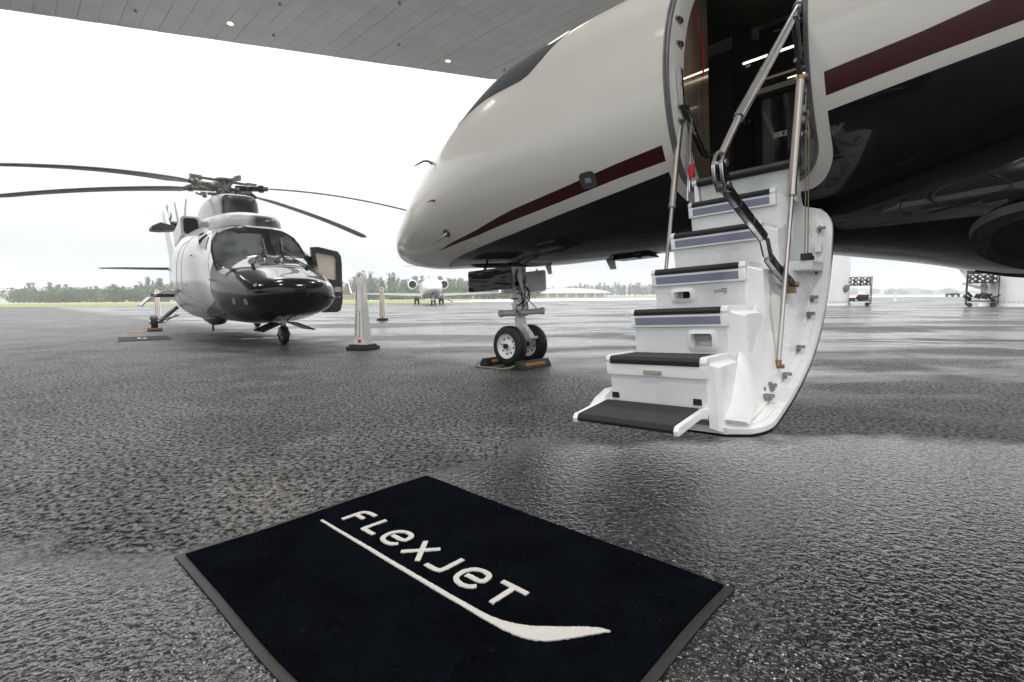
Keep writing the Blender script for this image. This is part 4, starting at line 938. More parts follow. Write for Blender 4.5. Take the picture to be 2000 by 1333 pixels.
# wipers
for P_ in ([(.96, 120), (1.3, 108), (1.62, 95)], [(.92, 66), (1.3, 74), (1.68, 82)]):
    pts_ = [hl.out(s_, radians(t_), .035) for s_, t_ in P_]; p2 = [hl.out(s_ + .12, radians(t_ - 2), .028) for s_, t_ in [(P_[2][0] - .32, P_[2][1] + 3), (P_[2][0] + .12, P_[2][1] - 1)]]
    mb = MB(); mb.tube([pts_[0] + Vector((.02, 0, -.01))] + pts_, [.026, .018, .013, .01], 6); mb.tube([p2[0], p2[1]], .014, 5); mb.cyl(pts_[0] - Vector((0, 0, .05)), pts_[0] + Vector((0, 0, .02)), .03, n=10); mb.build('wiper', blackp, heli)
# nose lights, fasteners, pitot tubes
for s_, th_, r_, m_ in ((.35, 158, .03, chrome), (.93, 195, .05, mat('landing lamp glass', (.25, .25, .26), .1)), (.56, 195, .045, mat('landing lamp glass', (.25, .25, .26), .1))):
    p = hl.out(s_, radians(th_), 0); n_ = (hl.out(s_, radians(th_), .1) - p).normalized(); MB().lathe([(-.01, r_ * 1.15), (.008, r_ * 1.15), (.012, r_), (.004, r_ * .9), (.0, .001)], p, n_, 20).build('nose_light', m_, heli)
for s_, th_ in ((.28, 176), (.17, -12)):
    p = hl.out(s_, radians(th_), 0); n_ = (hl.out(s_, radians(th_), .1) - p).normalized()
    mb = MB(); mb.tube([p - n_ * .02, p + n_ * .07, p + n_ * .09 + Vector((.06, 0, 0))], [.03, .026, .022], 8); mb.tube([p + n_ * .09 + Vector((.05, 0, 0)), p + n_ * .09 + Vector((.26, 0, .01))], .010, 6); mb.build('pitot_tube', blackp if s_ > .2 else steel, heli)
# seams on the black nose
for seg in ([(1.0, 100), (.5, 104), (.22, 118)], [(.95, 78), (.5, 76), (.2, 62)], [(.12, 150), (.09, 180), (.13, 215)], [(.40, 160), (.42, 178), (.46, 200)]):
    mb = MB(); mb.tube([hl.out(s_, radians(t_), .0) for s_, t_ in seg], .0035, 4); mb.build('nose_seam', gask, hfus)
# roof cowlings
hgrey = NB('cowling silver'); 
def darkwhere(nb, fac):
    w1 = nb.n('ShaderNodeTexWave'); w1.inputs['Scale'].default_value = 3.2; w1.inputs['Distortion'].default_value = 2.5; w1.inputs['Detail'].default_value = 3; nb.link(nb.tc.outputs['Object'], w1.inputs['Vector'])
    dk = nb.mix(nb.ramp(w1.outputs['Fac'], .35, .65), (.012, .015, .02), (.05, .055, .06))
    nb.set(color=nb.mix(fac, (.44, .45, .47), dk), rough=.3, coat=.4); return nb.m
hgrey.set(color=(.44, .45, .47), rough=.32, coat=.4); hgrey = hgrey.m
nb1 = NB('pylon cowling paint'); sx = nb1.n('ShaderNodeSeparateXYZ'); nb1.link(nb1.tc.outputs['Object'], sx.inputs[0])
pylonM = darkwhere(nb1, nb1.math('MULTIPLY', nb1.ramp(sx.outputs[0], -2.62, -2.55), nb1.ramp(sx.outputs[1], -.42, -.34)))
nb1 = NB('intake cowling paint'); sx = nb1.n('ShaderNodeSeparateXYZ'); nb1.link(nb1.tc.outputs['Object'], sx.inputs[0])
lowM = darkwhere(nb1, nb1.math('MULTIPLY', nb1.ramp(sx.outputs[2], 2.48, 2.38), nb1.ramp(sx.outputs[1], -.25, -.05)))
carbon = NB('dark woven cowling')
w1 = carbon.n('ShaderNodeTexWave'); w1.inputs['Scale'].default_value = 3.2; w1.inputs['Distortion'].default_value = 2.2; w1.inputs['Detail'].default_value = 3; carbon.link(carbon.tc.outputs['Object'], w1.inputs['Vector'])
carbon.set(color=carbon.mix(carbon.ramp(w1.outputs['Fac'], .35, .65), (.018, .022, .028), (.06, .065, .07)), rough=.3, coat=.5); carbon = carbon.m
low_c = Loft(-1.15, [0, .08, .3, .7, 1.2, 2.5, 3.6, 4.6], [0, .28, .46, .58, .64, .66, .62, .3], [2.22, 2.38, 2.47, 2.53, 2.56, 2.62, 2.6, 2.4], [2.2, 2.1, 2.0, 2.0, 2.0, 2.0, 2.0, 2.0], 2.8)
low_c.mesh([(i / 20) ** 2 * 1.2 for i in range(21)] + [1.2 + .2 * i for i in range(1, 18)], 56).build('air_intake_cowling', lowM, heli, angle=50)
dog = Loft(-2.45, [0, .05, .25, .7, 1.4, 2.2, 3.2], [0, .28, .40, .46, .48, .44, .1], [2.6, 2.96, 3.02, 3.05, 3.05, 2.95, 2.5], [2.4, 2.3, 2.2, 2.2, 2.2, 2.2, 2.2], 4.5)
dg = dog.mesh([(i / 20) ** 2 * 1.0 for i in range(21)] + [1.0 + .2 * i for i in range(1, 12)], 56).build('pylon_cowling', pylonM, heli, angle=50)
for sg in (-1, 1):     # engine intake boxes
    mb = MB(); P_ = rrect(sg * .60 if sg > 0 else -.98, .98 if sg > 0 else -.60, 2.12, 2.58, .09, 5)
    mb.prism(P_, lambda u, v_, h_: (h_, u * (1 - .12 * (h_ < -4)), v_ - .1 * (h_ < -4)), -3.35, -5.3); eb = mb.build('engine_cowling', hgrey, heli, bevel=.03)
    MB().prism(rrect(*((.66, .93) if sg > 0 else (-.93, -.66)), 2.2, 2.53, .07, 5), lambda u, v_, h_: (h_, u, v_), -3.335, -3.36).build('intake_mouth', darkm, eb)
# rotor head
HB = Vector((-3.8, 0, 3.28)); tilt = .087
hub = MB()
hub.cyl(HB + Vector((0, 0, -.28)), HB + Vector((0, 0, .05)), .22, .18, n=20); hub.cyl(HB + Vector((0, 0, .05)), HB + Vector((.01, 0, .24)), .13, n=16); hub.cyl(HB + Vector((.01, 0, .2)), HB + Vector((.01, 0, .25)), .2, n=16)
rr = random.Random(5)
for k in range(46):
    a = rr.uniform(0, 6.28); r_ = rr.uniform(.12, .5); c_ = HB + Vector((cos(a) * r_, sin(a) * r_, rr.uniform(-.16, .10))); s_ = rr.uniform(.02, .06)
    if k % 2: hub.cyl(c_, c_ + Vector((cos(a) * .12, sin(a) * .12, rr.uniform(-.05, .05))), s_ * .6, n=8)
    else: hub.box(c_ - Vector((s_, s_, s_ * .7)), c_ + Vector((s_, s_, s_ * .7)))
for k in range(4): a = pi / 4 + k * pi / 2 + .1; hub.cyl(HB + Vector((cos(a) * .3, sin(a) * .3, -.1)), HB + Vector((cos(a) * .34, sin(a) * .34, -.42)), .012, n=6)
hubo = hub.build('rotor_head', hubm, heli, bevel=.004)
ab = MB()      # bifilar absorber arms on top
for k in range(4):
    a = radians(12) + k * pi / 2; d = Vector((cos(a), sin(a), -.03 * cos(a))); c_ = HB + Vector((0, 0, .20))
    ab.hexa([c_ + d * .1 + Vector((-d.y, d.x, 0)) * w_ + Vector((0, 0, z_)) for z_ in (-.02, .03) for w_ in (-.05, .05)][:0] or [c_ + d * r_ + Vector((-d.y, d.x, 0)) * w_ + Vector((0, 0, z_)) for z_ in (-.015, .03) for r_, w_ in ((.1, -.05), (.62, -.025), (.62, .025), (.1, .05))])
    for j in range(4): ab.cyl(c_ + d * (.52 + .06 * j) + Vector((0, 0, -.05)), c_ + d * (.52 + .06 * j) + Vector((0, 0, .055)), .035, n=8)
ab.build('vibration_absorber', hubm, hubo, bevel=.003)
for az, r1_, zt, rend in ((-50, 4.55, 2.74, 6.6), (-140, 6.3, 3.42, 6.7), (130, 7.0, 3.0, 7.0), (40, 4.35, 2.68, 6.5)):
    a = radians(az); d = Vector((cos(a), sin(a), 0)); n_ = Vector((-sin(a), cos(a), 0)); z0 = HB.z + .04
    # z(r) = z0 + lin*r - k*r^2 passing through (r1, zt)
    lin = {-50: -.02, -140: .075, 130: .01, 40: -.02}[az]
    kk = (z0 + lin * r1_ - zt) / r1_ ** 2
    zf = lambda r_: z0 + lin * r_ - kk * r_ * r_
    mb = MB(); rows = []
    for i in range(29):
        r_ = .95 + (rend - .95) * i / 28; ch = .36 * (1 if r_ > 1.35 else .5 + .5 * (r_ - .95) / .4); ch *= (1 if r_ < rend - .35 else 1 - .45 * (r_ - rend + .35) / .35)
        tw = radians(8 - 9 * r_ / 6.6); cx = HB + d * r_; pz = zf(r_)
        row = []
        for x_, y_ in ((-.25, .0), (-.22, .035), (-.1, .06), (.1, .062), (.35, .045), (.75, .006), (.75, -.004), (.35, -.035), (.1, -.05), (-.1, -.045), (-.22, -.025)):
            u_ = -x_ * ch; v_ = y_ * ch
            row.append((cx.x + n_.x * u_ * cos(tw), cx.y + n_.y * u_ * cos(tw), pz + u_ * sin(tw) + v_))
        rows.append(row)
    mb.grid(rows, True); n = 11; mb.add(rows[-1], [tuple(range(n))]); mb.add(rows[0], [tuple(range(n))[::-1]])
    bl = mb.build('rotor_blade', bladem, heli, angle=40)
    mb = MB(); P0 = HB + d * .30; P1 = HB + d * 1.05; P0.z = zf(.3); P1.z = zf(1.05)
    mb.cyl(P0, P1, .075, .05, n=12); mb.cyl(P0.lerp(P1, .45) - n_ * .14, P0.lerp(P1, .45) + n_ * .14, .035, n=8); mb.cyl(P0.lerp(P1, .75), P0.lerp(P1, .85), .085, n=12)
    mb.build('blade_cuff', hubm if az < 0 else blackp, bl)
# tail: boom is part of the fuselage loft; fin, stabiliser, tail rotor
mb = MB(); mb.prism([(-11.2, 2.15), (-12.5, 1.9), (-13.9, 4.0), (-13.25, 4.1)], lambda u, v_, h_: (u, h_, v_), -.05, .05); mb.build('tail_fin', hgrey, heli, bevel=.03)
mb = MB(); mb.hexa([(-10.9, -1.55 - .0, 1.80), (-11.5, -2.1, 1.80), (-11.5, .0, 1.80), (-10.6, 0, 1.80), (-10.9, -1.55, 1.84), (-11.5, -2.1, 1.84), (-11.5, 0, 1.86), (-10.6, 0, 1.86)]); mb.hexa([(-10.9, 1.4, 1.80), (-11.5, 1.9, 1.80), (-11.5, .0, 1.80), (-10.6, 0, 1.80), (-10.9, 1.4, 1.84), (-11.5, 1.9, 1.84), (-11.5, 0, 1.86), (-10.6, 0, 1.86)]); mb.build('stabilizer', blackp, heli, bevel=.01)
mb = MB(); TR = Vector((-13.4, .10, 3.6)); mb.cyl(TR, TR + Vector((0, .25, 0)), .14, n=12)
hb_ = mb.build('tail_rotor_hub', blackp, heli)
for k in range(4):
    a = radians(20) + k * pi / 2; MB().hexa([TR + Vector((cos(a) * r_ - sin(a) * w_, y_, sin(a) * r_ + cos(a) * w_)) for y_ in (-.015, .015) for r_, w_ in ((.1, -.06), (.75, -.08), (.75, .08), (.1, .06))]).build('tail_rotor_blade', bladem, hb_)
mb = MB(); mb.prism([(-.85, 3.03), (-.62, 3.16), (-.28, 3.08), (-.22, 2.96), (-.6, 2.92), (-.85, 2.93)], lambda u, v_, h_: (h_, u, v_), -9.4, -10.2); 
mb.build('exhaust_duct', mat('sooty duct', (.03, .03, .033), .5), heli, bevel=.02)
for P_ in ([(-9, -.22, 2.1), (-9.02, -.20, 3.0), (-9.05, -.28, 3.72)], [(-9, -.06, 2.1), (-9, -.07, 3.1), (-9, .02, 3.86)]): MB().tube(P_, [.05, .04, .02], 6).build('whip_antenna', hgrey, heli)
# landing gear
nw = MB(); nw.cyl((.0, 0, .5), (0, 0, .30), .045, n=12); nw.prism([(-.075, .14), (-.10, .20), (-.06, .31), (.06, .31), (.10, .20), (.075, .14), (.06, .16), (.065, .21), (.045, .27), (-.045, .27), (-.065, .21), (-.06, .16)], lambda u, v_, h_: (h_, u, v_), -.03, .03); nw.build('nose_gear_fork', gearw, heli, bevel=.004)
wheel(0, 1, heli, 0, .165, .165, .12, 'nose_wheel')
MB().cyl((0, -.11, .165), (0, .11, .165), .025, n=10).build('axle', dullm, heli)
for sg in (-1, 1): MB().hexa([(.35, sg * .12, .37), (-.25, sg * .12, .37), (-.25, sg * .42, .24), (.35, sg * .42, .24), (.35, sg * .14, .39), (-.25, sg * .14, .39), (-.25, sg * .44, .26), (.35, sg * .44, .26)]).build('gear_door', blackp, heli)
for sg in (-1, 1):
    mx = -6.6
    mb = MB(); mb.cyl((mx, sg * .70, .62), (mx, sg * 1.10, .26), .06, n=12); mb.cyl((mx, sg * 1.05, .24), (mx, sg * 1.34, .22), .04, n=10); mb.cyl((mx + .3, sg * .72, .40), (mx, sg * 1.08, .26), .025, n=8); mb.tube([(mx - .3, sg * .7, .42), (mx - .1, sg * .98, .22), (mx, sg * 1.12, .2)], .018, 6); mb.build('main_gear_leg', dullm, heli)
    wheel(sg * 1.24, sg, heli, mx, .20, .20, .15, 'main_wheel')
# open sill / sponson panel low on the starboard side
sp_ = MB(); rows = []
for i in range(9):
    t = i / 8; b_ = -1.02 - .66 * t; z_ = .98 + .07 * sin(t * pi * .8) - .34 * t * t
    rows.append([(-4.1 - .5 * (1 - t) * 0, b_, z_), (-4.9, b_, z_), (-4.9, b_, z_ - .035), (-4.1, b_, z_ - .035)])
sp_.grid(rows, True); sp_.build('open_hatch', hgrey, heli, angle=50)
mb = MB(); mb.box((-4.8, -1.5, .86), (-4.2, -1.05, .93)); mb.build('hatch_hinge', blackp, heli)
MB().cyl((-3.0, -.55, .4), (-3.0, -.55, .12), .022, n=8).build('drain_mast', blackp, heli)
MB().lathe([(0, .001), (0.1, .12), (.8, .17), (1.4, .13), (1.6, .001)], (-4.1, -.45, .40), (1, 0, 0), 16).build('belly_pod', blackp, heli)
# open cockpit door on the port side
dz_ = lambda u, v_, h_: (-.72 + h_ - .05 * (u - 1.0), u, v_)
outer = [(.78, 1.80), (.92, 1.815), (1.32, 1.745), (1.385, 1.66), (1.40, 1.5), (1.385, .72), (1.34, .56), (1.26, .52), (.98, .52), (.88, .62), (.84, 1.0)]
inn = [(.86, 1.71), (1.25, 1.65), (1.28, 1.60), (1.275, 1.19), (1.24, 1.165), (1.0, 1.21), (.92, 1.3)]
vv, ee, ff_, *_ = delaunay_2d_cdt([Vector(p) for p in outer + inn], [(i, (i + 1) % 11) for i in range(11)] + [(11 + i, 11 + (i + 1) % 7) for i in range(7)], [], 1, 1e-6)
def inpoly(x, y, P):
    r_ = False; j = len(P) - 1
    for i in range(len(P)):
        if (P[i][1] > y) != (P[j][1] > y) and x < (P[j][0] - P[i][0]) * (y - P[i][1]) / (P[j][1] - P[i][1]) + P[i][0]: r_ = not r_
        j = i
    return r_
keep = [t for t in ff_ if not inpoly(sum(vv[i].x for i in t) / 3, sum(vv[i].y for i in t) / 3, inn)]
mb = MB()
for h_ in (-.04, .04): mb.add([dz_(p.x, p.y, h_) for p in vv], keep)
for P_ in (outer, inn):
    n = len(P_); mb.add([dz_(u, v_, h_) for h_ in (-.04, .04) for u, v_ in P_], [(i, (i + 1) % n, n + (i + 1) % n, n + i) for i in range(n)])
cd_ = mb.build('cockpit_door', blackp, heli)
MB().prism(inn, dz_, -.008, .008).build('door_window', mat('beige door window', (.60, .54, .46), .2), cd_)  # pane in a plain beige tint
MB().box((-.66, 1.22, .93), (-.70, 1.36, 1.03)).build('door_pocket', graym, cd_); MB().box((-.645, 1.36, .95), (-.66, 1.375, 1.02)).build('red_sticker', redtag, cd_)
# chock at the helicopter's main wheel
def hpt(a, b, c=0.): v_ = HO + HF * a + HP * b; return Vector((v_.x, v_.y, c))
hch = chock(hpt(-6.28, -1.26), atan2(HF.y, HF.x), .32, 'black wheel chock with orange edge at the helicopter main wheel', None, blackbase, False)
MB().box((.0825, -.17, .045), (.087, .17, .075)).build('orange_edge', orange, hch)
mb = MB(); mb.tube([hpt(-6.2, -1.42, .02), hpt(-6.0, -1.6, .01), hpt(-6.0, -1.85, .01)], .012, 6); tag(mb.build('chock_rope', yellow), 'short yellow rope trailing from the chock at the helicopter main wheel', 'rope')

# ================================================================== MATS
MU = Vector((0.73658, -0.67635, 0)); MV = Vector((0.67635, 0.73658, 0)); M0 = Vector((-0.38793, 2.21978, 0))
MMx = Matrix(((MU.x, MV.x, 0, M0.x), (MU.y, MV.y, 0, M0.y), (0, 0, 1, 0), (0, 0, 0, 1)))
mt = thing('welcome_mat', 'black carpet mat with white company lettering and swoosh in the foreground', 'mat', mw=MMx)
MW_, MHt = 1.3034, .938
q = NB('carpet pile'); n1 = q.noise(330, 3, .8); n2 = q.noise(38, 5, .65); n3 = q.noise(4.5, 5, .6)
q.set(color=q.mix(q.math('MULTIPLY', q.ramp(n1, .42, .72), .8), q.mix(q.ramp(q.math('ADD', q.math('MULTIPLY', n2, .5), q.math('MULTIPLY', n3, .5)), .42, .58), (.0006, .0010, .0018), (.0030, .0040, .0060)), (.009, .011, .015)), rough=1.0, spec=.04)
b_ = q.bump(q.math('ADD', n1, q.math('MULTIPLY', n2, 1.5)), .9, .006); carpet = q.m
q.b.inputs['Specular IOR Level'].default_value = 0
q = NB('white carpet pile'); n1 = q.noise(330, 3, .8)
q.set(color=q.mix(q.ramp(n1, .3, .7), (.44, .43, .405), (.60, .59, .56)), rough=1, spec=.05); q.bump(n1, .7, .004); wcarpet = q.m
def undul(u, v_): return .0016 * noise.noise(Vector((u * 5, v_ * 5, 0))) + .0012 * noise.noise(Vector((u * 1.7, v_ * 2, 7)))
def edgew(u, v_):   # slight waviness of the mat outline
    return .004 * noise.noise(Vector((u * 3.1, v_ * 3.1, 3)))
def gridsheet(u0, u1, v0, v1, z, nu, nv):
    mb = MB(); rows = []
    for j in range(nv + 1):
        row = []
        for i in range(nu + 1):
            u = u0 + (u1 - u0) * i / nu; v_ = v0 + (v1 - v0) * j / nv
            fu = max(0, 1 - min(u - u0, u1 - u) / .15); fv = max(0, 1 - min(v_ - v0, v1 - v_) / .15)
            uu = u + edgew(u + 3, v_) * fu * (1 if u < .6 else -1) + (.006 * sin(v_ * 7) * fu); vv_ = v_ + edgew(u, v_ + 9) * fv + .004 * sin(u * 6 + 1) * fv
            row.append((uu, vv_, z + undul(u, v_)))
        rows.append(row)
    mb.grid(rows)
    n = nu + 1; per = [rows[0][i] for i in range(n)] + [rows[j][nu] for j in range(1, nv + 1)] + [rows[nv][i] for i in range(nu - 1, -1, -1)] + [rows[j][0] for j in range(nv - 1, 0, -1)]
    k = len(per); mb.add(per + [(x, y, .0005) for x, y, _ in per], [(i, (i + 1) % k, k + (i + 1) % k, k + i) for i in range(k)])
    return mb
bord_m = NB('ribbed rubber border'); f = bord_m.n('ShaderNodeTexWave'); f.inputs['Scale'].default_value = 60; bord_m.link(bord_m.tc.outputs['Object'], f.inputs['Vector'])
bord_m.set(color=bord_m.mix(bord_m.ramp(bord_m.noise(25, 4), .3, .7), (.004, .004, .0045), (.012, .012, .012)), rough=.5); bord_m.bump(f.outputs['Fac'], .4, .002); bord_m = bord_m.m
gridsheet(-.024, MW_ + .026, -MHt - .024, .010, .0045, 60, 44).build('rubber_border', bord_m, mt, fixn=False, angle=50)
cm = gridsheet(0, MW_, -MHt, 0, .0105, 260, 190)
for i in range(261 * 191):
    x, y, z_ = cm.v[i]; cm.v[i] = (x, y, z_ + .0022 * noise.noise(Vector((x * 120, y * 120, 1))))
cm.build('carpet_field', carpet, mt, fixn=False, angle=80)
# lettering, tufted slightly proud
def fuzz(p, a=.0022): return (p[0] + a * noise.noise(Vector((p[0] * 260, p[1] * 260, 1))), p[1] + a * noise.noise(Vector((p[0] * 260, p[1] * 260, 5))))
def smooth(P, n=2):
    for _ in range(n):
        Q = [P[0]]
        for i in range(len(P) - 1): a, b = Vector(P[i]), Vector(P[i + 1]); Q += [tuple(a.lerp(b, .25)), tuple(a.lerp(b, .75))]
        P = Q + [P[-1]]
    return P
def dens(P, st=.004):
    o_ = []
    for i in range(len(P) - 1):
        a, b = Vector(P[i]), Vector(P[i + 1]); k = max(1, int((b - a).length / st)); o_ += [tuple(a.lerp(b, j / k)) for j in range(k)]
    return o_ + [P[-1]]
def inkpoly(Ls, Rs, name, m=None):
    mb = MB(); n = len(Ls); z = .0135
    up_ = [(*fuzz(p), z + undul(*p)) for p in Ls]; dn = [(*fuzz(p), z + undul(*p)) for p in Rs]
    mb.grid([up_, dn]); per = up_ + dn[::-1]; k = len(per)
    mb.add(per + [(x, y, z_ - .004) for x, y, z_ in per], [(i, (i + 1) % k, k + (i + 1) % k, k + i) for i in range(k)])
    return mb
def stroke(P, w=.0175, sm=2):
    P = dens(smooth([tuple(p) for p in P], sm) if sm else P)
    Lf, Rf = [], []
    for i, p in enumerate(P):
        t = (Vector(P[min(i + 1, len(P) - 1)]) - Vector(P[max(i - 1, 0)])).normalized(); n_ = Vector((-t.y, t.x)) * w / 2; Lf.append(tuple(Vector(p) + n_)); Rf.append(tuple(Vector(p) - n_))
    return inkpoly(Lf, Rf, '')
def letter(strokes, name):
    mb = MB()
    for s_ in strokes:
        o_ = stroke(*s_); mb.add(o_.v, o_.f)
    return mb.build(name, wcarpet, mt, fixn=False, angle=80)
EB = [(.083, .023), (.067, .005), (.042, 0), (.014, .007), (.001, .025), (0, .057), (.013, .080), (.042, .091), (.070, .087), (.081, .068), (.080, .045), (.019, .0445)]
letter([([(.134, -.4802), (.134, -.42), (.136, -.396), (.160, -.3865), (.204, -.3865)], .0165), ([(.1365, -.4265), (.190, -.4275)], .0165, 0)], 'letter_f')
letter([([(.2625, -.381), (.259, -.4722), (.324, -.4722)], .0165, 0)], 'letter_l')
letter([([(.359 + x, -.478 + y) for x, y in EB], .0165)], 'letter_e')
letter([([(.4911, -.4798), (.5715, -.3877)], .0165, 0), ([(.4948, -.3868), (.5737, -.4802)], .0165, 0)], 'letter_x')
letter([([(.6086, -.4755), (.655, -.4765), (.6705, -.468), (.6715, -.446), (.6705, -.384)], .0165)], 'letter_j')
letter([([(.7235 + x, -.479 + y) for x, y in EB], .0165)], 'letter_e')
letter([([(.8427, -.392), (.9357, -.392)], .0165, 0), ([(.890, -.484), (.889, -.400)], .0165, 0)], 'letter_t')
UU = [(.088, -.5305), (.4709, -.5292), (.6622, -.5296), (.8172, -.5288), (.9195, -.5265), (.968, -.516), (1.0196, -.4925), (1.0625, -.4594), (1.1109, -.4171), (1.1342, -.3965), (1.1585, -.3800), (1.1796, -.3752)]
UL = [(.0874, -.5395), (.4512, -.5425), (.6444, -.5435), (.7992, -.5435), (.9045, -.5435), (.9353, -.5435), (.9835, -.5407), (1.0411, -.5325), (1.0835, -.5097), (1.1105, -.4802), (1.1607, -.4052), (1.1802, -.3764)]
def res(P, n):
    P = dens(smooth(P, 1), .002); return [P[int(i * (len(P) - 1) / (n - 1))] for i in range(n)]
inkpoly(res(UU, 300), res(UL, 300), '').build('swoosh', wcarpet, mt, fixn=False, angle=80)
rr = random.Random(77); mb = MB()
for k in range(26):
    x, y = rr.uniform(.03, 1.27), rr.uniform(-.9, -.03); a = rr.uniform(0, 6.28); l_ = rr.uniform(.002, .007)
    mb.tube([(x, y, .0135), (x + cos(a) * l_, y + sin(a) * l_, .0142), (x + cos(a + .9) * l_ * 1.6, y + sin(a + .9) * l_ * 1.6, .0135)], .00022, 3)
mb.build('lint', mat('grey lint', (.07, .07, .075), .9), mt, kind='stuff')
# small mat by the helicopter
sm_o = Vector((-7.62, 10.56, 0))
smt = thing('small_mat', 'small dark mat with pale emblem on the apron beside the helicopter', 'mat', (sm_o.x, sm_o.y, 0), radians(-52))
MB().box((-.66, -.46, .0), (.66, .46, .008)).build('rubber_border', bord_m, smt)
MB().box((-.62, -.42, .0085), (.62, .42, .012)).build('carpet_field', mat('blue black carpet', (.012, .02, .026), .95, var=.3, scale=40), smt)
mb = MB(); mb.prism([(-.30, -.10), (.12, -.10), (.30, .08), (.10, -.04), (-.30, -.05)], lambda u, v_, h_: (u, v_, h_), .0125, .014); mb.prism([(-.22, .0), (.16, .0), (.16, .05), (-.22, .05)], lambda u, v_, h_: (u, v_, h_), .0125, .014); mb.build('emblem', mat('emblem grey', (.4, .42, .43), .8), smt)

# ================================================================== DELINEATOR POSTS
def post(loc, rz, m, label, base_w=.40, h=1.22):
    t = thing('delineator_post', label, 'traffic post', loc, rz, 'white delineator posts')
    b = MB(); b.prism(rrect(-base_w / 2, base_w / 2, -base_w / 2, base_w / 2, .06, 4), lambda u, v_, h_: (u, v_, h_), 0, .055); b.prism(rrect(-base_w * .42, base_w * .42, -base_w * .42, base_w * .42, .06, 4), lambda u, v_, h_: (u, v_, h_), .055, .085)
    b.build('rubber_base', blackbase, t, bevel=.006)
    # tapered body with a real grip hole near the top
    mb = MB(); rows = []
    zt = h - .17
    for i in range(13):
        z = .08 + (zt - .08) * i / 12; k = i / 12; wx = .118 - .045 * k; wy = .085 - .045 * k
        rows.append([(x, y, z) for x, y in rrect(-wx, wx, -wy, wy, .03, 3)])
    mb.grid(rows, True)
    w0, d0 = .073, .040; n = 28
    pr = rrect(-w0, w0, -d0, d0, .03, 3)
    fo = [(-w0, zt), (w0, zt)] + [(w0 * cos(a), zt + .085 + w0 * sin(a)) for a in [pi * i / 16 for i in range(17)]]
    ho = [(.033 * cos(a), zt + .085 + .033 * sin(a)) for a in [2 * pi * i / 20 for i in range(20)]]
    vv, e_, f_, *_ = delaunay_2d_cdt([Vector(p) for p in fo + ho], [(i, (i + 1) % len(fo)) for i in range(len(fo))] + [(len(fo) + i, len(fo) + (i + 1) % 20) for i in range(20)], [], 1, 1e-6)
    kp = [t_ for t_ in f_ if (sum(vv[i].x for i in t_) / 3) ** 2 + (sum(vv[i].y for i in t_) / 3 - zt - .085) ** 2 > .0315 ** 2]
    for y in (-d0, d0 * 1): mb.add([(p.x, y * (1 - .35 * (p.y - zt) / .17), p.y) for p in vv], kp)
    for P_ in (fo, ho): k = len(P_); mb.add([(x, y * (1 - .35 * (z - zt) / .17), z) for y in (-d0, d0) for x, z in P_], [(i, (i + 1) % k, k + (i + 1) % k, k + i) for i in range(k)])
    mb.build('post_body', m, t, angle=30)
    # moulded frame line and hook shaped grooves on the two broad faces
    for sg in (-1, 1):
        def face(x, z): k = (z - .08) / (zt - .08); return (x, sg * (.085 - .045 * k + .0005), z)
        mb = MB(); mb.tube([face(-.085, .17), face(-.045, zt - .05), face(.045, zt - .05), face(.085, .17)], .0035, 5)
        mb.tube([face(-.052, zt - .12), face(-.062, .62), face(-.03, .60), face(.0, .58), face(.0, .20), face(-.05, .19), face(-.065, .23), face(-.056, .56)], .0045, 5)
        mb.build('moulded_groove', mat('groove shadow plastic', (.10, .10, .095), .6), t)
        MB().prism([(-.03, .11), (.03, .11), (.03, .16), (-.03, .16)], lambda u, v_, h_: (u, sg * (.085 - .045 * (v_ - .08) / (zt - .08) + h_), v_), .0, .002).build('sticker', redtag if sg < 0 else mat('sticker pale', (.4, .35, .3), .5), t)
    return t
post((-2.335, 7.99, 0), radians(-22), coneM, 'tall ivory delineator post on black base between helicopter and jet')
post((-4.62, 18.3, 0), radians(12), coneM2, 'cream delineator post standing farther back toward the parked white jet')
post((-14.0, 20.3, 0), radians(20), coneM2, 'cream delineator post seen behind the helicopter main wheel')

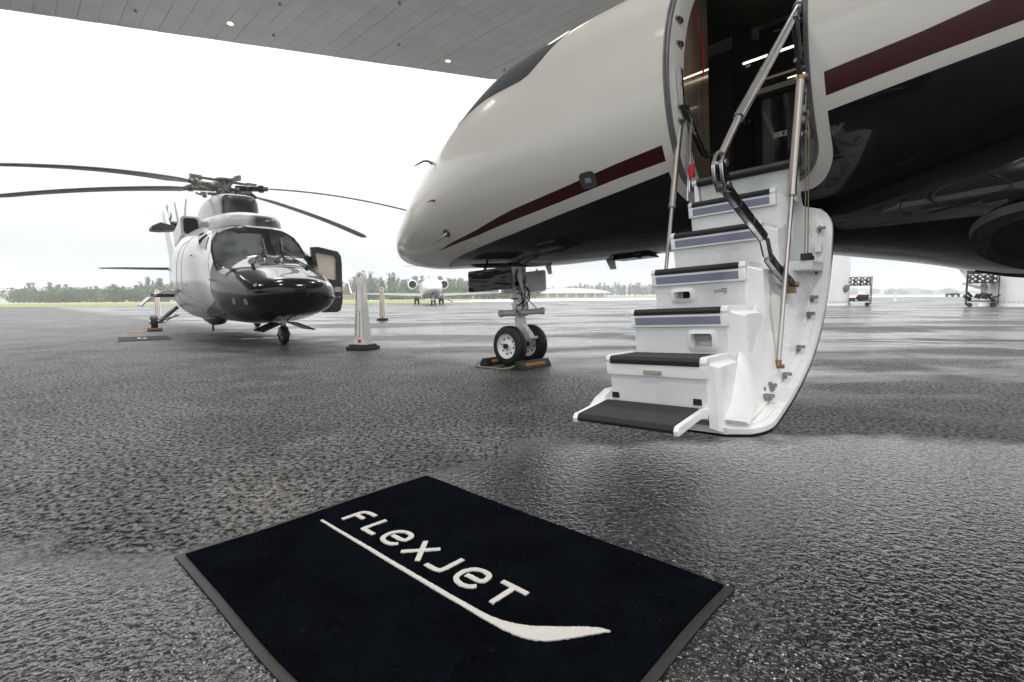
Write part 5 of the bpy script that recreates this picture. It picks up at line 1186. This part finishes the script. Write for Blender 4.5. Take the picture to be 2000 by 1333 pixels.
# ================================================================== DISTANT AIRCRAFT
whitej = mat('white aircraft paint', (.62, .62, .62), .25, coat=.4, var=.02)
def bizjet(name, label, loc, heading, stairs):
    t = thing(name, label, 'airplane', loc, heading, None)     # local +x = nose, +y = left wing
    b = Loft(0, [0, .3, 1, 2.2, 3.5, 6, 11, 14, 17.5], [0, .42, .75, 1.0, 1.12, 1.15, 1.15, .8, .15], [1.75, 2.05, 2.35, 2.85, 3.0, 3.02, 3.02, 2.95, 2.75], [1.75, 1.4, 1.15, .95, .85, .82, .82, 1.3, 2.4], 2)
    b.mesh([(i / 14) ** 2 * 3 for i in range(15)] + [3 + .6 * i for i in range(1, 25)], 32).build('fuselage', whitej, t, angle=60)
    b.patch([(1.35, 60), (1.35, 120), (2.2, 125), (2.2, 92), (2.2, 55)], 'windshield', mat('far windshield', (.28, .31, .33), .2), t, off=.02, step=.2)
    for s_ in (-1, 1):
        for k in range(5): b.patch([(5 + 1.2 * k, 90 - s_ * 62), (5.45 + 1.2 * k, 90 - s_ * 62), (5.45 + 1.2 * k, 90 - s_ * 78), (5 + 1.2 * k, 90 - s_ * 78)], 'cabin_window', glassd, t, off=.01, step=.3)
        mb = MB()
        mb.hexa([(-7.2, s_ * .6, .95), (-11, s_ * .6, .95), (-13.6, s_ * 9.4, 1.36), (-12.6, s_ * 9.4, 1.36), (-7.2, s_ * .6, 1.3), (-11, s_ * .6, 1.2), (-13.6, s_ * 9.4, 1.42), (-12.6, s_ * 9.4, 1.46)]); mb.build('wing', whitej, t)
        mb = MB(); mb.hexa([(-12.6, s_ * 9.35, 1.38), (-13.6, s_ * 9.35, 1.38), (-14.3, s_ * 9.8, 2.7), (-13.8, s_ * 9.8, 2.7), (-12.6, s_ * 9.45, 1.38), (-13.6, s_ * 9.45, 1.38), (-14.3, s_ * 9.86, 2.7), (-13.8, s_ * 9.86, 2.7)]); mb.build('winglet', whitej, t)
        mb = MB(); mb.lathe([(0, .46), (-.06, .53), (-.5, .60), (-1.6, .60), (-3.0, .40), (-3.0, .3)], (-11.0, s_ * 1.95, 2.45), (1, 0, 0), 24); e_ = mb.build('engine', whitej, t)
        MB().lathe([(-.0, .47), (-.5, .41), (-.5, .001)], (-11.0, s_ * 1.95, 2.45), (1, 0, 0), 24).build('fan_intake', mat('engine intake grey', (.05, .05, .055), .4), e_)
        MB().lathe([(-.05, .001), (-.05, .42)], (-10.95 - .3, s_ * 1.95, 2.45), (1, 0, 0), 20).build('fan', mat('fan dark', (.03, .03, .03), .5), e_)
        mb = MB(); mb.hexa([(-11.5, s_ * .9, 2.35), (-13.5, s_ * .7, 2.35), (-13.5, s_ * 1.5, 2.4), (-11.8, s_ * 1.5, 2.4), (-11.5, s_ * .9, 2.5), (-13.5, s_ * .7, 2.5), (-13.5, s_ * 1.5, 2.5), (-11.8, s_ * 1.5, 2.5)]); mb.build('engine_pylon', whitej, t)
        mb = MB(); mb.cyl((-10.4, s_ * 1.5, 1.1), (-10.4, s_ * 1.5, .4), .08, n=8); mb.build('main_gear_leg', gearw, t)
        for y in (-.2, .2): MB().lathe([(-.1, .2), (-.1, .33), (-.05, .38), (.05, .38), (.1, .33), (.1, .2)], (-10.4, s_ * 1.5 + y, .38), (0, 1, 0), 18).build('wheel', tyre_m, t)
    MB().prism([(-12.5, 2.8), (-16.6, 2.8), (-18.2, 5.1), (-16.8, 5.1)], lambda u, v_, h_: (u, h_, v_), -.09, .09).build('tail_fin', whitej, t, bevel=.03)
    MB().hexa([(-16.6, 0, 5.05), (-18.4, 0, 5.05), (-19.2, 3.2, 5.15), (-18.4, 3.2, 5.15), (-16.6, 0, 5.2), (-18.4, 0, 5.15), (-19.2, 3.2, 5.2), (-18.4, 3.2, 5.2)]).hexa([(-16.6, 0, 5.05), (-18.4, 0, 5.05), (-19.2, -3.2, 5.15), (-18.4, -3.2, 5.15), (-16.6, 0, 5.2), (-18.4, 0, 5.15), (-19.2, -3.2, 5.2), (-18.4, -3.2, 5.2)]).build('tailplane', whitej, t)
    MB().cyl((-2.6, 0, 1.0), (-2.5, 0, .3), .08, n=8).build('nose_gear_leg', gearw, t)
    for y in (-.18, .18): MB().lathe([(-.08, .15), (-.08, .25), (-.04, .28), (.04, .28), (.08, .25), (.08, .15)], (-2.5, y, .28), (0, 1, 0), 18).build('nose_wheel', tyre_m, t)
    MB().hexa([(-6.5, -.9, .75), (-12.5, -.9, .75), (-12.5, .9, .75), (-6.5, .9, .75), (-6, -1.1, 1.2), (-12.8, -1.1, 1.2), (-12.8, 1.1, 1.2), (-6, 1.1, 1.2)]).build('belly_fairing', whitej, t, bevel=.1)
    if stairs: MB().hexa([(-3.9, 1.0, 1.1), (-4.6, 1.0, 1.1), (-4.6, 2.3, .15), (-3.9, 2.3, .15), (-3.9, 1.05, 1.25), (-4.6, 1.05, 1.25), (-4.6, 2.35, .25), (-3.9, 2.35, .25)]).build('airstair', graym, t)
    return t
bizjet('parked_jet', 'small white twin engine jet parked far away facing the camera, stairs out', (-8.0, 53.5, 0), atan2(-1, .22), True)
bizjet('parked_jet', 'white jet far off at right, seen between column and equipment cart', (96, 86, 0), radians(-14), False)

# ================================================================== EQUIPMENT CARTS
def cart(loc, rz, label, red, w=1.45, h=1.95, dbl=False):
    t = thing('equipment_cart', label, 'cart', loc, rz, 'black ground equipment carts')
    fr = MB(); d = .8
    for x in (-w / 2, w / 2):
        for y in (-d / 2, d / 2): fr.cyl((x, y, .12), (x, y, h), .025, n=8)
    for x in (-w / 2, w / 2):
        for z in (.35, h): fr.cyl((x, -d / 2, z), (x, d / 2, z), .02, n=6)
    for y in (-d / 2, d / 2):
        for z in (.35, h * .72, h): fr.cyl((-w / 2, y, z), (w / 2, y, z), .02, n=6)
    fr.build('frame', blackp, t)
    MB().box((-w / 2, -d / 2, .32), (w / 2, d / 2, .38)).build('deck', blackp, t)
    for r_ in range(2):
        for k in range(4):
            x = -w * .36 + k * w * .24; z = h * .77 + r_ * .26
            c_ = MB().cyl((x, -d / 2 - .12, z), (x, d / 2 + .1, z), .135, n=16).build('roller', rubber, t)
            MB().cyl((x, -d / 2 - .14, z), (x, -d / 2 - .121, z), .065, n=12).build('roller_cap', whitej, c_)
    for x in (-w * .38, w * .38):
        for y in (-d * .4, d * .4): MB().lathe([(-.04, .03), (-.04, .12), (.04, .12), (.04, .03)], (x, y, .12), (0, 1, 0), 14).build('castor', rubber, t)
    if red:
        MB().box((-w * .48, -.35, .39), (-w * .12, .3, .55)).build('red_box', mat('red steel box', (.10, .02, .015), .5), t, bevel=.01)
        MB().box((.0, -.3, .39), (w * .42, .3, .78)).build('red_box', mat('red steel box', (.10, .02, .015), .5), t, bevel=.01)
        MB().prism([(-.2, .5), (.1, .38), (.45, .42), (.5, .62), (-.1, .66)], lambda u, v_, h_: (u, h_, v_), -.42, -.33).build('black_tray', blackp, t)
    else:
        mb = MB(); rr = random.Random(9)
        for k in range(14): x = rr.uniform(-.5, .5); z = rr.uniform(.42, .75); mb.cyl((x, rr.uniform(-.3, .3), z), (x + rr.uniform(-.3, .3), rr.uniform(-.3, .3), z + rr.uniform(0, .4)), rr.uniform(.04, .11), n=8)
        mb.build('stacked_gear', blackp, t, bevel=.005)
        MB().lathe([(0, .001), (0, .10), (.6, .13), (.62, .001)], (.05, -.1, .7), (0, .1, 1), 12).build('hose_reel', mat('pale reel', (.3, .3, .3), .5), t)
        for k in range(3): MB().cyl((-.6 + k * .22, -.5, h + .13), (-.6 + k * .22, .4, h + .13), .12, n=14).build('roller', rubber, t)
    return t
cart((23.65, 35.1, 0), radians(-30), 'black wheeled cart with rollers on top and red boxes below, beside left column', True)
cart((27.45, 30.0, 0), radians(-38), 'darker heavily loaded black cart with rollers, beside the right column', False, 1.35, 1.95)

# ================================================================== TREES
leafA = NB('casuarina foliage'); f = leafA.noise(.9, 4); leafA.set(color=leafA.mix(leafA.ramp(f, .3, .7), (.055, .075, .045), (.11, .135, .08)), rough=.85, spec=.2); leafA = leafA.m
leafB = NB('shrub foliage'); f = leafB.noise(.5, 4); leafB.set(color=leafB.mix(leafB.ramp(f, .3, .7), (.055, .10, .03), (.12, .17, .06)), rough=.85, spec=.2); leafB = leafB.m
def tri(mb, c, s_, rr):
    a = Vector((rr.gauss(0, 1), rr.gauss(0, 1), rr.gauss(0, 1))).normalized(); b = a.orthogonal().normalized(); c2 = a.cross(b); an = rr.uniform(0, 6.3)
    u = b * cos(an) + c2 * sin(an); v_ = a
    mb.add([c + u * s_, c - u * s_ * .6 + v_ * s_ * .7, c - u * s_ * .5 - v_ * s_ * .6], [(0, 1, 2)])
def crown_mesh(kind, seed):
    rr = random.Random(seed); mb = MB()
    if kind == 'pine':    # feathery upright crowns, several leaders
        nl = rr.randint(2, 4)
        for l_ in range(nl):
            cx, cy = rr.uniform(-1.6, 1.6), rr.uniform(-1.6, 1.6); top = rr.uniform(6.6, 9.6); wd_ = rr.uniform(1.5, 2.4)
            for k in range(620):
                z = rr.uniform(1.6, top) ; w_ = wd_ * (1.15 - z / top) ** .6 * (.7 + .5 * sin(z * 2.3 + l_)); a = rr.uniform(0, 6.28); r_ = w_ * sqrt(rr.random())
                tri(mb, Vector((cx + cos(a) * r_ + .2 * z * (rr.random() - .5) * .3, cy + sin(a) * r_, z + r_ * .25)), rr.uniform(.10, .26), rr)
        for k in range(60): z = rr.uniform(6, 10); tri(mb, Vector((cx + rr.gauss(0, .25), cy + rr.gauss(0, .25), min(z, top + .5))), .12, rr)
    else:
        for l_ in range(rr.randint(4, 7)):
            cx, cy, cz, rx = rr.uniform(-2.2, 2.2), rr.uniform(-1.2, 1.2), rr.uniform(1.0, 2.4), rr.uniform(1.0, 1.9)
            for k in range(210):
                d = Vector((rr.gauss(0, 1), rr.gauss(0, 1), rr.gauss(0, .8))).normalized() * rx * rr.uniform(.75, 1.06)
                p = Vector((cx, cy, cz)) + d
                if p.z > .1: tri(mb, p, rr.uniform(.14, .3), rr)
    return mb
def make_tree(kind, seed, label, group):
    t = thing('casuarina_tree' if kind == 'pine' else 'shrub', label, 'tree' if kind == 'pine' else 'shrub', (0, 0, 0), 0, group)
    crown_mesh(kind, seed).build('crown', leafA if kind == 'pine' else leafB, t, fixn=False)
    mb = MB()
    if kind == 'pine':
        mb.tube([(0, 0, 0), (.1, .05, 2), (-.05, 0, 5), (.1, 0, 8)], [.22, .17, .1, .03], 7)
        for k in range(5): a = 1.3 * k; z = 1.5 + k; mb.tube([(0, 0, z), (cos(a) * .9, sin(a) * .9, z + 1), (cos(a) * 1.3, sin(a) * 1.3, z + 2.2)], [.08, .05, .02], 5)
    else: mb.tube([(0, 0, 0), (.05, 0, 1.2)], [.1, .05], 6); mb.tube([(0, 0, .2), (.9, .2, 1.4)], [.08, .03], 5); mb.tube([(0, 0, .2), (-.9, -.2, 1.3)], [.08, .03], 5)
    mb.build('trunk', bark, t); return t
def put(protos, used, px, D, sc, label, group, rr):
    k = rr.randrange(len(protos)); p = protos[k]
    if k not in used: used.add(k); o_ = p
    else: o_ = copy_tree(p)
    o_.location = ((px - 1000) / 1000 * D, D, .03); o_.rotation_euler = (0, 0, rr.uniform(0, 6.28)); s_ = sc * rr.uniform(.88, 1.15); o_.scale = (s_ * rr.uniform(.95, 1.25), s_ * rr.uniform(.95, 1.25), s_)
    o_['label'] = label; o_['group'] = group
pines = [make_tree('pine', 11 + k, '', '') for k in range(6)]; shrubs = [make_tree('bush', 31 + k, '', '') for k in range(4)]
up_, us_ = set(), set(); rr = random.Random(21)
LBL, GRP = 'feathery tree rising above the green shrubs left of the helicopter', 'trees beyond the airfield at left'
for px, D, sc in [(42, 205, .62), (52, 200, .78), (62, 204, .80), (72, 202, .70), (96, 210, .72), (108, 206, .80), (116, 212, .74), (142, 204, .84), (150, 208, .72), (222, 202, .66), (232, 206, .78), (244, 204, .80), (256, 210, .66), (270, 205, .74), (282, 200, .86), (292, 204, .9), (302, 202, 1.0), (312, 206, .96), (322, 204, .92), (334, 206, .9), (346, 204, .95), (84, 208, .55), (130, 208, .55), (180, 212, .5), (205, 210, .52)]:
    put(pines, up_, px, D, sc, LBL, GRP, rr)
for k in range(26): put(shrubs, us_, 36 + k * 12.2 + rr.uniform(-3, 3), rr.uniform(165, 195), rr.uniform(1.05, 1.6), 'round bright green shrub in the hedge line left of the helicopter', 'shrubs beyond the grass at left', rr)
for k in range(44):
    px = 655 + k * 8.9 + rr.uniform(-3, 3); s_ = 1.0 if px < 700 else (1.16 if px < 800 else (1.05 if px < 960 else .80)); put(pines, up_, px, rr.uniform(205, 240), s_, 'tall feathery tree in the wood behind the parked white jet', 'trees behind the parked jet', rr)
for k in range(34): put(shrubs, us_, 668 + k * 11.5 + rr.uniform(-3, 3), rr.uniform(190, 205), rr.uniform(1.0, 1.6), 'low green shrub at the foot of the wood behind the parked jet', 'shrubs behind the parked jet', rr)
for k in range(52):
    px = 1030 + k * 5.6 + rr.uniform(-2, 2); put(pines, up_, px, rr.uniform(350, 385), 1.0 if px > 1130 else .78, 'pale hazy tree in the far wood behind the low white hangar', 'trees behind the white hangar', rr)
for k in range(50):
    px = 1640 + k * 6.8; put(shrubs, us_, px, rr.uniform(620, 760), rr.uniform(1.3, 2.1), 'tiny hazy shrub on the far horizon right of the jet stairs', 'shrubs on the far right horizon', rr)

# ================================================================== FAR BUILDINGS
fw_ = mat('pale cladding', (.66, .68, .70), .6); fb = mat('blue grey glazing', (.30, .36, .42), .4)
hg_ = thing('hangar', 'low white hangar with long shallow curved roof in front of the far wood', 'hangar', (33.5, 292, .03), 0)
rows = []
mb = MB()
for i in range(25):
    t = i / 24; z = 2.75 + 2.5 * (1 - abs(2 * t - 1) ** 2.4) ** .8 * (.82 + .18 * sin(t * 2.4 + .3)); x = -21.5 + 43 * t
    rows.append([(x, -8, z - .0), (x, 8, z + .3), (x, 8, 2.6), (x, -8, 2.6)])
mb.grid(rows, True); mb.build('roof', mat('white membrane roof', (.85, .85, .85), .5), hg_, angle=50)
MB().box((-19, -6.5, 0), (19, 7, 2.6)).build('wall', fw_, hg_)
for k in range(7): MB().box((-18.2 + k * 5.3, -6.56, .25), (-14.2 + k * 5.3, -6.5, 2.3)).build('window', mat('grey glazing', (.28, .30, .31), .4), hg_)
lb = thing('warehouse', 'pale blue and white building at the far left edge of the airfield', 'building', (-222, 232, .03), radians(8))
MB().box((-14, -5, 0), (14, 5, 3.6)).build('wall', fw_, lb); MB().box((-14.3, -5.3, 3.6), (14.3, 5.3, 4.1)).build('roof', mat('blue roof', (.16, .25, .40), .5), lb)
for k in range(6): MB().box((-13 + k * 4.5, -5.06, 1.8), (-10.2 + k * 4.5, -5, 2.8)).build('window', fb, lb)
for k, (x, w_, h_, c_) in enumerate([(460, 26, 5.5, fw_), (520, 18, 7.5, fb), (560, 32, 5, fw_), (612, 20, 6, fw_), (655, 24, 4.6, fb), (500, 12, 4, fw_)]):
    t = thing('far_building', ['long pale shed', 'bluish block', 'wide pale shed', 'pale boxy shed', 'low bluish shed', 'small pale hut'][k] + ' on the far right horizon behind the white jet', 'building', (x, 660 + 12 * k, .03), 0, None)
    MB().box((-w_ / 2, -6, 0), (w_ / 2, 6, h_)).build('wall', c_, t); MB().box((-w_ / 2 - .4, -6.4, h_), (w_ / 2 + .4, 6.4, h_ + .5)).build('roof', graym, t)
    for j in range(4): MB().box((-w_ * .42 + j * w_ * .23, -6.06, h_ * .35), (-w_ * .30 + j * w_ * .23, -6, h_ * .7)).build('window', fb, t)
# pinkish slatted barrier seen beside the helicopter's open door
br = thing('barrier_fence', 'faded pinkish slatted barrier on the grass beyond the helicopter door', 'fence', (-52.5, 158, .03), radians(4))
pk = mat('faded pink slat', (.40, .30, .28), .7)
for k in range(15): MB().box((-5.2 + k * .75, -.03, .15), (-4.8 + k * .75, .03, 1.9)).build('slat', pk, br)
for z in (.4, 1.5): MB().box((-5.4, .031, z), (6, .08, z + .12)).build('rail', pk, br)
# pale upright figure-like marker and small vehicle far right
t = thing('marker_post', 'thin white marker post on the far right apron by the jet wing', 'post', (42.6, 57, 0), 0)
MB().cyl((0, 0, 0), (0, 0, 1.05), .13, .06, n=10).build('shaft', whitej, t); MB().cyl((0, 0, 0), (0, 0, .06), .25, n=12).build('foot', whitej, t)
t = thing('tug_vehicle', 'small dark tug vehicle parked on the far right grass edge', 'tug', (103, 120, .03), radians(10))
MB().box((-1.3, -.7, .3), (1.3, .7, .8)).build('chassis', blackp, t, bevel=.05); MB().box((-.1, -.6, .8), (.9, .6, 1.4)).build('cab', graym, t, bevel=.06)
for x in (-.8, .8):
    for y in (-.7, .7): MB().cyl((x, y - .1, .3), (x, y + .1, .3), .3, n=14).build('wheel', tyre_m, t)

# ------------------------------------------------------------------ humid air
hz = MB().box((-1300, -1300, -1), (1300, 1300, 45)).build('haze', [], None, kind='stuff')
hm = bpy.data.materials.new('humid air'); hm.use_nodes = True; ht = hm.node_tree; ht.nodes.clear()
ho = ht.nodes.new('ShaderNodeOutputMaterial'); hv = ht.nodes.new('ShaderNodeVolumePrincipled'); hv.inputs['Density'].default_value = .0010; hv.inputs['Color'].default_value = (.97, .985, 1, 1); hv.inputs['Anisotropy'].default_value = .2
ht.links.new(hv.outputs[0], ho.inputs['Volume']); hz.data.materials.clear(); hz.data.materials.append(hm)
